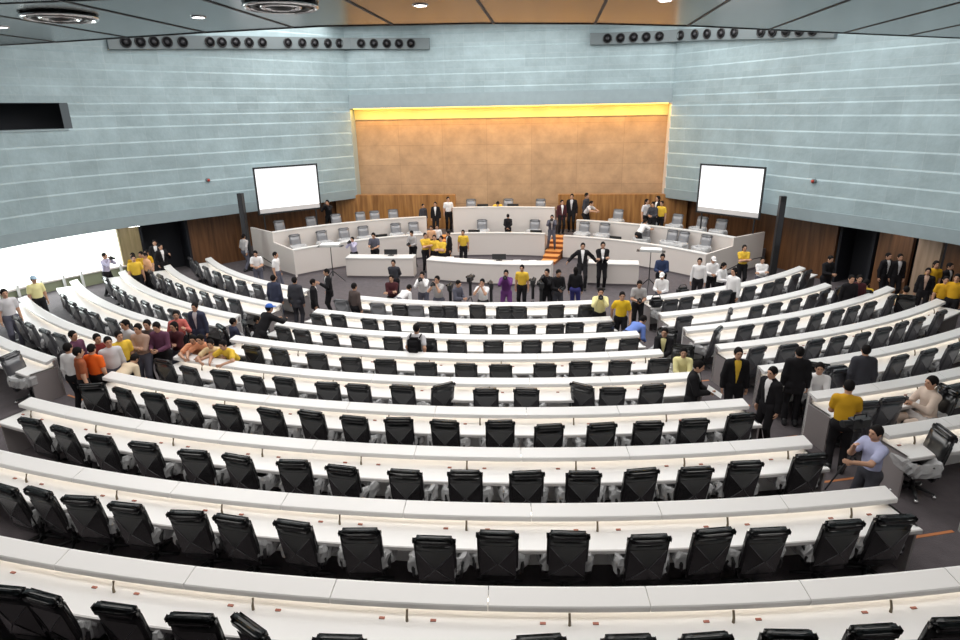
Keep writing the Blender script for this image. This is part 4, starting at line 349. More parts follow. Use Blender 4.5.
# lower ceiling over the gallery, with its curved edge
E_ = [(-22, CEDGE[0][1] + .2)] + CEDGE + [(24, CEDGE[-1][1] + 4)]
n = len(E_); top = 8.25; vs = [(x, y, 7.9) for x, y in E_] + [(x, -37, 7.9) for x, y in E_] + [(x, y, top) for x, y in E_] + [(x, -37, top) for x, y in E_]
fs = []
for i in range(n - 1): fs += [(i, i + 1, n + i + 1, n + i), (2 * n + i, 3 * n + i, 3 * n + i + 1, 2 * n + i + 1)]
struct('ceiling', MB().add(vs, fs), CEIL)
struct('trim_98', MB().sweep([(0, 7.89), (0, 7.97), (.05, 7.97), (.05, 7.89)], [(x, y, 0, 1) for x, y in E_]), SEAM)
struct('trim_99', MB().sweep([(.05, 7.97), (.05, 8.3), (.08, 8.3), (.08, 7.97)], [(x, y, 0, 1) for x, y in E_]), mat('fascia', (.55, .57, .56), .5))
for k, x in enumerate([-7.57, -6.07, -4.57, -3.07, -1.57, -.06, 1.41, 2.92, 4.42, 5.95, 7.55, 9.1, 10.6]):
    y1 = np.interp(x, [e[0] for e in E_], [e[1] for e in E_]); struct('trim_%d' % (110 + k), MB().box((x, (y1 - 37) / 2, 7.897), (.035, y1 + 37, .012)), SEAM)
struct('trim_125', MB().box((0, -26.85, 7.897), (30, .03, .012)), SEAM)
# ------------------------------------------------------------------ lights of the room
def area(name, loc, size, power, col=(1, 1, 1), rot=(0, 0, 0)):
    l = bpy.data.lights.new(name, 'AREA'); l.shape = 'RECTANGLE'; l.size, l.size_y = size; l.energy = power; l.color = col
    o = bpy.data.objects.new(name, l); COL.objects.link(o); o.location = loc; o.rotation_euler = rot; return o
for x in (-9, 0, 9):
    for y in (-20, -12.5, -5.5): area('ceiling_panel_light', (x, y, 10.6), (7.5, 5.2), LPOW, (1, .985, .965))
for x in (-7, 0, 7): area('gallery_light', (x, -28.6, 7.85), (5.5, 2.2), GPOW, (1, .97, .93))
area('daylight', (WINC[0], WINC[1], 1.55), (8, 1.7), 260, (.92, 1, .98), (math.pi / 2, 0, WINC[2]))
for k in range(5): area('cove_lamp_light', (-6.3 + 3.15 * k, -1.90, 6.82), (2.9, .1), 38, (1, .57, .12), (math.radians(16), 0, 0))
w = bpy.data.worlds.new('World'); sc.world = w; w.use_nodes = True; w.node_tree.nodes['Background'].inputs[0].default_value = (.6, .68, .72, 1); w.node_tree.nodes['Background'].inputs[1].default_value = .15
# downlights, diffusers
for k, (x, y) in enumerate(DOWN):
    t = empty('downlight', (x, y, 7.9)); tag(t, DOWNLAB[k], 'light', None)
    obj('trim_ring', MB().lathe([(.075, -.012), (.095, -.012), (.10, 0), (.075, 0)], n=24, caps=False), CHROME, t); obj('lamp', MB().lathe([(.001, -.010), (.072, -.010), (.072, -.004), (.001, -.004)], n=20), LAMP, t)
for k, (x, y) in enumerate(DIFF):
    t = empty('ceiling_diffuser', (x, y, 7.9)); tag(t, ('round black ceiling air diffuser nearer the dark wall opening', 'round ceiling air diffuser nearer the copper ceiling panels')[k], 'vent')
    obj('plate', MB().lathe([(.001, -.01), (.40, -.01), (.40, -.001), (.001, -.001)], n=40), BLACKP, t)
    for j, r in enumerate((.12, .22, .32, .41)): obj('ring', MB().lathe([(r - .03, -.03), (r, -.055), (r + .03, -.03), (r + .02, -.012), (r - .02, -.012), (r - .03, -.03)], n=40, caps=False).mesh('ring', True), CHROME if j % 2 else BLACKP, t)
# speaker strips
SPM = mat('speaker_housing', (.15, .18, .19), .5)
for nm, segs in (('speaker_housing_left', SPK_STRIP_L), ('speaker_housing_right', SPK_STRIP_R)):
    pts = [(x, y, ox, oy) for x, y, ox, oy, z in segs]; h = []
    mb = MB(); n = len(segs)
    vs = []
    for x, y, ox, oy, z in segs: vs += [(x - ox * .20, y - oy * .20, z - .25), (x - ox * .20, y - oy * .20, z + .25), (x + ox * .1, y + oy * .1, z + .25), (x + ox * .1, y + oy * .1, z - .25)]
    fs = [(i * 4 + j, i * 4 + (j + 1) % 4, i * 4 + 4 + (j + 1) % 4, i * 4 + 4 + j) for i in range(n - 1) for j in range(4)] + [(3, 2, 1, 0), tuple((n - 1) * 4 + j for j in range(4))]
    tag(obj('speaker_housing', mb.add(vs, fs), SPM), 'long grey wall housing of round black speakers ' + ('towards the dark wall opening' if 'left' in nm else 'on the dark doorway side'), 'speaker housing')
for k, (x, y, z, ox, oy, lab) in enumerate(SPK):
    t = empty('round_speaker', (x - ox * .20, y - oy * .20, z), math.atan2(-oy, -ox)); tag(t, lab, 'speaker', 'round black wall speakers')
    M = Matrix.Rotation(math.pi / 2, 4, 'Y')
    if not k:
        sr = MB().lathe([(.205, .0), (.205, .05), (.175, .06), (.165, .0)], n=28, M=M, caps=False).mesh('rim', True); sk = MB().lathe([(.165, .02), (.08, .01), (.06, .04), (.001, .05)], n=24, M=M).mesh('cone', True)
    obj('rim', sr, BLACKP, t); obj('cone', sk, mat('speaker_cone', (.03, .03, .035), .5), t)
# small lamps under the overhang and red beacons on the wall
for k, (x, y, rz) in enumerate(SOFL):
    t = empty('soffit_lamp', (x, y, 2.40), rz); tag(t, ('small white lamp under the wall overhang above the yellow group', 'small white lamp under the wall overhang above the black suits by the brown wood')[k], 'light')
    obj('housing', MB().box((0, 0, -.025), (.30, .50, .05)).mesh('h', bevel=.01), CHROME, t); obj('diffuser', MB().box((0, 0, -.055), (.22, .42, .012)), LAMP, t)
for k, (x, y, z, ox, oy) in enumerate(BEAC):
    t = empty('wall_beacon', (x - ox * .10, y - oy * .10, z), math.atan2(-oy, -ox)); tag(t, 'small red alarm beacon on the grey wall, ' + ('window side', 'dark doorway side')[k], 'alarm')
    M = Matrix.Rotation(math.pi / 2, 4, 'Y'); obj('base', MB().lathe([(.09, -.08), (.09, .02), (.07, .03)], n=14, M=M), SPM, t); obj('dome', MB().lathe([(.06, .03), (.055, .07), (.03, .10), (.001, .11)], n=14, M=M).mesh('d', True), mat('beacon_red', (.5, .05, .03), .3), t)
# screens
for k, (x, y, rz, w_, h_, z) in enumerate(SCREENS):
    t = empty('projection_screen', (x, y, z), rz); tag(t, ('white projection screen on the window side of the gold wall', 'white projection screen on the dark doorway side of the gold wall')[k], 'screen')
    obj('screen_surface', MB().box((0, 0, 0), (w_ - .12, .03, h_ - .12)), SCREENW, t)
    obj('lower_margin', MB().box((0, -.018, -h_ / 2 + .16), (w_ - .14, .006, .2)), mat('screen_margin', (.6, .58, .58), .7), t)
    f = MB()
    for sx in (-1, 1): f.box((sx * (w_ / 2 - .03), -.01, 0), (.07, .06, h_))
    for sz in (-1, 1): f.box((0, -.01, sz * (h_ / 2 - .03)), (w_, .06, .07))
    obj('frame', f, BLACKP, t)
    for sx in (-1, 1): obj('post', MB().box((sx * (w_ / 2 - .25), .06, -h_ / 2 - z / 2 + h_ / 4 + .1), (.05, .05, z - h_ / 2 + .1)), BLACKP, t)
# slim column speakers
for k, (x, y, z0, z1) in enumerate(COLSPK):
    t = empty('column_speaker', (x, y, z0)); tag(t, ('slim black column speaker beside the stage, window side', 'slim black column speaker beside the stage, dark doorway side')[k], 'speaker')
    obj('cabinet', MB().box((0, 0, (z1 - z0) / 2 + .05), (.22, .24, z1 - z0 - .1)).mesh('cabinet', bevel=.02), BLACKP, t); obj('foot', MB().box((0, 0, .03), (.34, .34, .06)).mesh('foot', bevel=.01), BLACKP, t)
    obj('grille', MB().box((0, -.122, (z1 - z0) * .68), (.17, .012, (z1 - z0) * .5)), mat('grille_cloth', (.03, .03, .034), .8), t)
# ------------------------------------------------------------------ desks
def desk(i, a0, a1, label, detail):
    R = RR[i]; z = FL[i]; t = empty('curved_desk', (R * math.sin((a0 + a1) / 2 * D2R), -R * math.cos((a0 + a1) / 2 * D2R), z)); off = Vector(t.location)
    tag(t, label, 'desk', 'curved white desk rows')
    def P(name, mb, m):
        o = obj(name, mb, m, t); o.location = -off; return o
    P('desktop', MB().sweep([(.05, z + .715), (.05, z + .75), (.67, z + .75), (.67, z + .715)], arc(R, a0, a1)), WHITE)
    P('front_panel', MB().sweep([(0, z + .0), (0, z + .90), (.06, z + .90), (.06, z + .0)], arc(R, a0, a1)), WHITE)
    P('edge_band', MB().sweep([(.672, z + .70), (.672, z + .752), (.69, z + .745), (.69, z + .70)], arc(R, a0, a1)), mat('edge_grey', (.55, .53, .52), .4))
    for a, s in ((a0, 1), (a1, -1)):
        d = .035 / R / D2R * s
        P('end_panel', MB().sweep([(.0, z), (.0, z + .90), (.10, z + .90), (.10, z + .75), (.62, z + .75), (.62, z)], arc(R, a, a + d)), ENDSHADE)
    da = 1.67 / R / D2R; g = .0045 / R / D2R; ph = MICPH.get(i, (a0 + a1) / 2) if a0 < 0 < a1 else (a0 + a1) / 2
    seams = [a0] + [b for b in (ph + (k + .5) * da for k in range(-20, 20)) if a0 + .9 < b < a1 - .9] + [a1]
    for b0, b1 in zip(seams, seams[1:]):
        P('ledge', MB().sweep([(-.005, z + .88), (-.005, z + .95), (.02, z + .955), (.235, z + .915), (.245, z + .90), (.245, z + .845), (.20, z + .835), (.10, z + .88)], arc(R, b0 + g, b1 - g)), WHITE)
    P('led_strip', MB().sweep([(.10, z + .868), (.10, z + .878), (.125, z + .868), (.125, z + .858)], arc(R, a0 + .3, a1 - .3)), LED)
    if detail:
        for k in range(-20, 20):
            a = ph + da * k
            if not a0 + .8 < a < a1 - .8: continue
            dx, dy = math.sin(a * D2R), -math.cos(a * D2R); r = R + .32
            P('microphone', MB().tube([(dx * r, dy * r, z + .75), (dx * r, dy * r, z + .80), (dx * (r - .03), dy * (r - .03), z + .88)], [.017, .014, .013], 7), MICG)
            for s in (-.27, .27):
                b = a + s / R / D2R; ex, ey = math.sin(b * D2R), -math.cos(b * D2R); r2 = R + .30
                P('socket', MB().box((ex * r2, ey * r2, z + .756), (.06, .028, .012), b * D2R), REDDOT)
    return t
for i in range(9):
    desk(i, CEN[i][0], CEN[i][1], 'curved white desk in the middle block, %s row from the stage' % ORD[i + 1], i >= 3)
for i in range(7): desk(i, LFT[i][0], LFT[i][1], 'curved white desk on the bright window side, %s row from the stage' % ORD[i + 1], i >= 5)
for i in range(8): desk(i, RGT[i][0], RGT[i][1], 'curved white desk on the dark doorway side, %s row from the stage' % ORD[i + 1], i >= 3)
# ------------------------------------------------------------------ chairs (facing +Y locally; the backrest towards -Y)
def rbox(c, d, bev, rx=0, warp=None):
    bm = bmesh.new(); bmesh.ops.create_cube(bm, size=1); 
    for v in bm.verts: v.co = Vector((v.co.x * d[0], v.co.y * d[1], v.co.z * d[2]))
    bmesh.ops.subdivide_edges(bm, edges=bm.edges, cuts=3, use_grid_fill=True)
    bmesh.ops.bevel(bm, geom=[e for e in bm.edges if len(e.link_faces) == 2 and e.calc_face_angle(0) > .6], offset=bev, segments=3, affect='EDGES')
    for v in bm.verts:
        if warp: v.co = Vector(warp(v.co))
    M = Matrix.Translation(c) @ Matrix.Rotation(rx, 4, 'X')
    bmesh.ops.transform(bm, matrix=M, verts=bm.verts); me = bpy.data.meshes.new('m'); bm.to_mesh(me); bm.free(); me.polygons.foreach_set('use_smooth', [True] * len(me.polygons)); return me
TILT = math.radians(11)
CH_BACK = rbox((0, -.222, .70), (.50, .085, .78), .03, TILT, lambda c: (c.x * (1 - .08 * max(0, -c.z / .39)), c.y + .10 * c.x * c.x * 2, c.z))
CH_HEAD = rbox((0, -.305, 1.10), (.515, .12, .13), .05, TILT)
FM = Matrix.Translation((0, -.222, .70)) @ Matrix.Rotation(TILT, 4, 'X')
def facets():
    """rear upholstery: four folded facets meeting in an X"""
    w, h, d = .222, .27, .062
    vs = [(-w, -.044, -h), (w, -.044, -h), (w, -.044, h), (-w, -.044, h), (0, -.044 - d, .02)]
    me = MB().add(vs, [(0, 1, 4), (1, 2, 4), (2, 3, 4), (3, 0, 4)]).mesh('f'); me.transform(FM); return me
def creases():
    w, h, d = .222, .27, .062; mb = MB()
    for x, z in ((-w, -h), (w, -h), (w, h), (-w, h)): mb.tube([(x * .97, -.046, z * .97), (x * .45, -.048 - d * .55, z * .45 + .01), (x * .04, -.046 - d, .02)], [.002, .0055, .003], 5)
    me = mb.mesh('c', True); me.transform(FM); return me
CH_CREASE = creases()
CH_FACET = facets()
CH_SEAT = rbox((0, .03, .46), (.52, .50, .12), .045, 0, lambda c: (c.x, c.y, c.z - .012 * math.cos(c.x * 6)))
def armrest(s):
    p = [(s * .29, -.16, .46), (s * .30, -.17, .56), (s * .30, -.12, .645), (s * .30, .02, .66), (s * .30, .16, .655), (s * .30, .22, .62), (s * .29, .20, .54), (s * .285, .16, .46)]
    mb = MB().tube(p, [.022, .026, .032, .036, .036, .032, .026, .022], 10); me = mb.mesh('a', True); return me
CH_ARM = [armrest(-1), armrest(1)]
def base_mesh():
    mb = MB()
    for k in range(5):
        a = k * 2 * math.pi / 5 + .3; mb.tube([(0, 0, .13), (.10 * math.cos(a), .10 * math.sin(a), .125), (.31 * math.cos(a), .31 * math.sin(a), .085)], [.035, .03, .02], 8)
    mb.lathe([(.05, .08), (.055, .15), (.03, .17)], n=14); return mb.mesh('b', True)
CH_BASE = base_mesh(); CH_COL = MB().lathe([(.028, .15), (.028, .30), (.02, .30), (.02, .38), (.10, .39), (.10, .41)], n=14).mesh('c', True)
CH_CAST = MB().lathe([(.02, -.03), (.034, -.025), (.034, .025), (.02, .03)], n=14, M=Matrix.Rotation(math.pi / 2, 4, 'X')).mesh('k', True)
def cover(seed):
    """crumpled transparent bag hanging over seat and armrests"""
    R_ = random.Random(seed); N = 36; vs = []; fs = []
    prof = [(.60, .40), (.80, .44), (1.0, .50), (1.03, .58), (1.02, .66), (.95, .715), (.80, .70), (.62, .62), (.4, .57)]
    for j, (s, z) in enumerate(prof):
        for i in range(N):
            a = 2 * math.pi * i / N; ex = .36 * math.copysign(abs(math.cos(a)) ** .55, math.cos(a)); ey = .27 * math.copysign(abs(math.sin(a)) ** .55, math.sin(a))
            w = 1 + .06 * math.sin(5 * a + seed) + R_.uniform(-.05, .05)
            vs.append((ex * s * w, .06 + ey * s * w, z + R_.uniform(-.018, .018)))
    fs = [(j * N + i, j * N + (i + 1) % N, (j + 1) * N + (i + 1) % N, (j + 1) * N + i) for j in range(len(prof) - 1) for i in range(N)]
    return MB().add(vs, fs).mesh('cv')
CH_COV = [cover(k) for k in range(4)]
for n_, m_ in zip(('cb', 'ch', 'cf', 'cs'), (CH_BACK, CH_HEAD, CH_FACET, CH_SEAT)): m_.materials.append(None)
for m_ in CH_ARM: m_.materials.append(None)
CHAIR_N = 0
def make_chair(x, y, z, rz, label, group, wrap=False, casters=False, scale=1.):
    global CHAIR_N; CHAIR_N += 1
    t = empty('swivel_chair', (x, y, z), rz); t.scale = (scale,) * 3; tag(t, label, 'chair', group)
    A, B_ = {0: (LEATHER, LEATHER2), 1: (GREYWRAP, GREYWRAP), 2: (LEATHER_SHEEN_MID, LEATHER_SHEEN_MID), 3: (LEATHER_SHEEN_SIDE, LEATHER_SHEEN_SIDE)}[int(wrap)]
    obj('backrest', CH_BACK, A, t, perobj=True); obj('headrest', CH_HEAD, A, t, perobj=True); obj('back_upholstery', CH_FACET, B_, t, perobj=True); obj('seat', CH_SEAT, A, t, perobj=True); obj('fold_crease_glint', CH_CREASE, CREASE_GLINT, t)
    for a in CH_ARM: obj('armrest', a, A, t, perobj=True)
    b = obj('star_base', CH_BASE, CHROME if casters else BLACKP, t); obj('gas_column', CH_COL, BLACKP, t)  # bases without casters are black: under-chair darkness put into the colour
    if casters:
        for k in range(5):
            a = k * 2 * math.pi / 5 + .3; obj('caster', CH_CAST, CHROME, b, (.31 * math.cos(a), .31 * math.sin(a), .034), a)
    c = obj('plastic_cover', CH_COV[CHAIR_N % 4], FILM, t); c['label'] = 'crumpled clear plastic cover'
    return t
BLK = {'C': 'middle block', 'L': 'window block', 'R': 'doorway block'}; FROM = {'C': 'window end', 'L': 'window end', 'R': 'aisle end'}
for blk, i, lst in CHAIRS:
    grp = 'black swivel chairs along the desk rows'
    for k, (a, dr, yaw) in enumerate(lst):
        r = RR[i] + dr - .33; x, y = r * math.sin(a * D2R), -r * math.cos(a * D2R)
        wrap = (blk, i) == ('C', 0) and k in (0, 1, 3)
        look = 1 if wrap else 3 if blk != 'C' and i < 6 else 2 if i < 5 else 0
        odd = ', turned aside' if abs(yaw) > 25 else ''
        lab = '%s swivel chair%s, %s from %s, %s row, %s' % (('black', 'grey wrapped', 'black', 'sheen-greyed black')[look], odd, ORD[k + 1], FROM[blk], ORD[i + 1], BLK[blk])
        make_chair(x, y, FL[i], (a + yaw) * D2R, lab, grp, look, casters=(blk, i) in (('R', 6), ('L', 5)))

for x, y, z, rz, lab in SITCH: make_chair(x, y, z, rz, lab, 'black swivel chairs along the desk rows')
# ------------------------------------------------------------------ the stage
SC = (0, -15.8)
def sarc(R, a0, a1): return arc(R, a0, a1, SC, 1)
for R0, R1, z, a0, a1 in ((10.9, 12.5, .4, -52, -18), (10.9, 12.5, .4, -12.8, 10.9), (10.9, 12.5, .4, 15.3, 51), (12.5, 14.9, .8, -52, -11.9), (12.5, 14.9, .8, 11.6, 51), (12.5, 14.4, 1.2, -11.9, 11.6)):
    struct('floor', MB().sweep([(.09, .0), (.09, z), (R1 - R0, z), (R1 - R0, .0)], sarc(R0, a0, a1)), CARPET)
def bench(R, a0, a1, top, fz, label):
    t = empty('stage_bench', (SC[0] + R * math.sin((a0 + a1) / 2 * D2R), SC[1] + R * math.cos((a0 + a1) / 2 * D2R), 0)); off = Vector(t.location); tag(t, label, 'desk', 'curved white stage benches')
    def P(n, mb, m): o = obj(n, mb, m, t); o.location = -off; return o
    P('front_panel', MB().sweep([(0, .09), (0, top - .04), (.07, top - .04), (.07, .09)], sarc(R, a0, a1)), STAGEW)
    P('top_ledge', MB().sweep([(-.02, top - .04), (-.02, top), (.22, top), (.22, top - .04)], sarc(R, a0, a1)), WHITE)
    P('desktop', MB().sweep([(.07, top - .22), (.07, top - .18), (.66, top - .18), (.66, top - .22)], sarc(R, a0, a1)), WHITE)
    P('plinth', MB().sweep([(.02, 0), (.02, .09), (.08, .09), (.08, 0)], sarc(R, a0, a1)), DARKPLINTH)
    for a, s in ((a0, 1), (a1, -1)): P('end_panel', MB().sweep([(.07, 0), (.07, top - .04), (.62, top - .22), (.62, 0)], sarc(R, a, a + s * .25)), STAGEW)
bench(10.86, -52, -18, 1.18, .4, 'lower curved white stage bench on the window side of the steps')
bench(10.86, -12.9, 10.8, 1.15, .4, 'middle lower white stage bench in front of the high podium')
bench(10.86, 15.4, 51, 1.10, .4, 'lower curved white stage bench on the far side of the orange steps')
bench(12.5, -52, -17.8, 1.74, .8, 'upper curved white stage bench below the window-side screen')
bench(12.5, -11.7, 11.4, 2.13, 1.2, 'high white podium in the middle under the gold wall')
bench(12.5, 16.4, 51, 1.57, .8, 'upper curved white stage bench below the screen beside the dark doorway')
for a, nm, tops in ((-52.15, 'window side', (1.18, 1.74)), (51.15, 'dark doorway side', (1.10, 1.57))):
    t = empty('stage_end_wall', (SC[0] + 12.8 * math.sin(a * D2R), SC[1] + 12.8 * math.cos(a * D2R), 0), -a * D2R); tag(t, 'white stepped stage end wall on the ' + nm, 'partition')
    mb = MB()
    prof = [(-1.98, 0), (1.75, 0), (1.75, tops[1]), (-.32, tops[1]), (-.32, tops[0] + .12), (-1.98, tops[0])]
    vs = [(-.04, y, z) for y, z in prof] + [(.04, y, z) for y, z in prof]; n = len(prof)
    obj('panel', mb.add(vs, [tuple(range(n)), tuple(range(2 * n - 1, n - 1, -1))] + [(j, (j + 1) % n, n + (j + 1) % n, n + j) for j in range(n)]), STAGEW, t)
    obj('plinth', MB().box((0, -.1, .05), (.11, 3.72, .1)), DARKPLINTH, t)
    rl = obj('handrail', MB().tube([(-.4 if a < 0 else .4, -1.3, .9 - .55), (-.4 if a < 0 else .4, .2, .62), (-.4 if a < 0 else .4, 1.4, .62)], .02), BLACKP, t)
    for y in (-1.2, .2, 1.3): obj('baluster', MB().tube([(-.4 if a < 0 else .4, y, 0), (-.4 if a < 0 else .4, y, .60 if y > 0 else .37)], .014), BLACKP, t)
for a0, a1, nm in ((11.2, 15.1, 'orange stage steps with dark risers beside the high podium'), (-17.6, -13.2, 'stage steps behind the yellow shirts beside the high podium')):
    am = (a0 + a1) / 2 * D2R; t = empty('stage_steps', (SC[0] + 11.2 * math.sin(am), SC[1] + 11.2 * math.cos(am), 0)); off = Vector(t.location); tag(t, nm, 'stairs')
    for k in range(6):
        R0 = 9.7 + k * .47; z = .8 * (k + 1) / 6; R1 = 12.5 if k < 5 else 12.52
        o = obj('step', MB().sweep([(0, 0), (0, z - .03), (R1 - R0, z - .03), (R1 - R0, 0)], sarc(R0, a0, a1)), STEPRISE, t); o.location = -off
        o = obj('tread', MB().sweep([(-.02, z - .03), (-.02, z), (.49, z), (.49, z - .03)], sarc(R0, a0, a1)), STEPTOP, t); o.location = -off
struct('floor', MB().sweep([(0, .0), (0, .012), (4.6, .012), (4.6, .0)], sarc(4.2, 27, 27 + .1) if False else arc(5.1, 10.9, 15.0, SC, 1)), REDCARPET)
# small stage desks
for (x0, y0), (x1, y1), h, sag, lab in FRONTD:
    L = math.hypot(x1 - x0, y1 - y0); ux, uy = (x1 - x0) / L, (y1 - y0) / L; t = empty('stage_desk', ((x0 + x1) / 2, (y0 + y1) / 2, 0), math.atan2(uy, ux)); tag(t, lab, 'desk', 'free-standing white stage desks')
    line = [(-L / 2 + L * k / 12, -sag * (1 - (2 * k / 12 - 1) ** 2), 0, 1) for k in range(13)]
    obj('front_panel', MB().sweep([(0, .10), (0, h - .04), (.06, h - .04), (.06, .10)], line), STAGEW, t); obj('desktop', MB().sweep([(-.02, h - .04), (-.02, h), (.70, h), (.70, h - .04)], line), WHITE, t)
    obj('plinth', MB().sweep([(.03, 0), (.03, .10), (.08, .10), (.08, 0)], line), DARKPLINTH, t)
    for s in (-1, 1): obj('end_panel', MB().box((s * (L / 2 - .03), .36, h / 2), (.05, .62, h - .08)), STAGEW, t)
for k, (x, y, z, rz, lab, wrapped) in enumerate(STCH): make_chair(x, y, z, rz, lab, 'grey wrapped chairs behind the stage benches', wrapped)
def monitor(x, y, z, rz, lab):
    t = empty('monitor', (x, y, z), rz); tag(t, lab, 'monitor')
    obj('display', MB().box((0, 0, .16), (.56, .04, .22)).mesh('d', bevel=.01), BLACKP, t); obj('stand', MB().tube([(0, .03, .01), (0, .03, .10)], .025), BLACKP, t); obj('foot', MB().box((0, .03, .008), (.24, .18, .016)), BLACKP, t)
for a in MONS: monitor(*a)
def papers(x, y, z, rz, lab):
    o = obj('paper', MB().box((0, 0, .006), (.30, .21, .012)), PAPER, None, (x, y, z), rz); tag(o, lab, 'paper')
for a in PAPERS: papers(*a)
# tripods, lights, cameras
def tripod_legs(t, h, r=.42):
    for k in range(3):
        a = k * 2 * math.pi / 3 + .5; obj('leg', MB().tube([(.03 * math.cos(a), .03 * math.sin(a), h * .55), (r * math.cos(a), r * math.sin(a), .01)], [.018, .012]), BLACKP, t)
def light_stand(x, y, z, h, rz, lab):
    t = empty('studio_light', (x, y, z), rz); tag(t, lab, 'light stand'); tripod_legs(t, .9, .5)
    obj('pole', MB().tube([(0, 0, .3), (0, 0, h - .05)], [.022, .014]), BLACKP, t)
    hd = obj('lamp_head', MB().box((0, 0, h), (.80, .40, .10)).mesh('h', bevel=.02), mat('lamp_housing', (.55, .55, .54), .4), t); obj('diffuser', MB().box((0, 0, h + .055), (.72, .34, .012)), SCREENW, hd)
    for s in (-1, 1): obj('barn_door', MB().box((s * .45, 0, h - .04), (.14, .36, .012)), BLACKP, hd)
for a in LSTANDS: light_stand(*a)
def video_camera(x, y, z, h, rz, lab):
    t = empty('video_camera', (x, y, z), rz); tag(t, lab, 'camera'); tripod_legs(t, h - .05, .40)
    obj('pan_head', MB().lathe([(.05, h - .5), (.05, h - .10), (.07, h - .06), (.05, h)], n=14), BLACKP, t)
    b = obj('camera_body', MB().box((0, 0, h + .09), (.13, .34, .17)).mesh('b', bevel=.015), BLACKP, t); obj('lens', MB().tube([(0, -.17, h + .10), (0, -.32, h + .10)], [.05, .06], 14), BLACKP, b)
    obj('viewfinder', MB().box((.09, .02, h + .16), (.06, .16, .06)), BLACKP, b); obj('top_handle', MB().tube([(0, -.12, h + .17), (0, -.11, h + .23), (0, .10, h + .23), (0, .12, h + .17)], .013), BLACKP, b)
for a in VCAMS: video_camera(*a)
def bag(x, y, z, rz, lab):
    t = empty('bag', (x, y, z), rz); tag(t, lab, 'bag'); obj('body', rbox((0, 0, .15), (.40, .24, .30), .07), BLACKP, t); obj('strap', MB().tube([(-.15, 0, .28), (-.10, 0, .38), (.10, 0, .38), (.15, 0, .28)], .014), BLACKP, t); obj('pocket', rbox((0, -.13, .12), (.28, .06, .16), .025), BLACKP, t)
for a in BAGS: bag(*a)
# ------------------------------------------------------------------ people: distance-field bodies
def surface_net(Fld, org, h):
    nx, ny, nz = Fld.shape; S = Fld < 0
    c = [S[i:nx - 1 + i, j:ny - 1 + j, k:nz - 1 + k] for i in (0, 1) for j in (0, 1) for k in (0, 1)]
    tot = sum(x.astype(np.int8) for x in c); act = (tot > 0) & (tot < 8); idx = -np.ones(act.shape, np.int64); cells = np.argwhere(act); idx[act] = np.arange(len(cells))
    acc = np.zeros((len(cells), 3)); cnt = np.zeros(len(cells)); corner = [(i, j, k) for i in (0, 1) for j in (0, 1) for k in (0, 1)]
    val = [Fld[cells[:, 0] + i, cells[:, 1] + j, cells[:, 2] + k] for i, j, k in corner]
    for a in range(8):
        for b_ in range(a + 1, 8):
            if sum(abs(p - q) for p, q in zip(corner[a], corner[b_])) != 1: continue
            m = (val[a] < 0) != (val[b_] < 0); t = np.where(m, val[a] / np.where(m, val[a] - val[b_], 1), 0)[:, None]
            acc += np.where(m[:, None], np.array(corner[a]) + t * (np.array(corner[b_]) - np.array(corner[a])), 0); cnt += m
    V = org + (cells + acc / cnt[:, None]) * h; faces = []
    for ax in range(3):
        o = [0, 1, 2]; o.remove(ax); u, w = o
        sl0 = [slice(None)] * 3; sl1 = [slice(None)] * 3; sl0[ax] = slice(0, -1); sl1[ax] = slice(1, None)
        ch = S[tuple(sl0)] != S[tuple(sl1)]; P = np.argwhere(ch); P = P[(P[:, u] > 0) & (P[:, w] > 0) & (P[:, u] < Fld.shape[u] - 1) & (P[:, w] < Fld.shape[w] - 1)]
        def cell(du, dw): Q = P.copy(); Q[:, u] += du; Q[:, w] += dw; return idx[Q[:, 0], Q[:, 1], Q[:, 2]]
        q = np.stack([cell(-1, -1), cell(0, -1), cell(0, 0), cell(-1, 0)], 1); fl = S[P[:, 0], P[:, 1], P[:, 2]] != (ax == 1); q[~fl] = q[~fl][:, ::-1]; faces.append(q[(q >= 0).all(1)])
    return V, np.concatenate(faces)
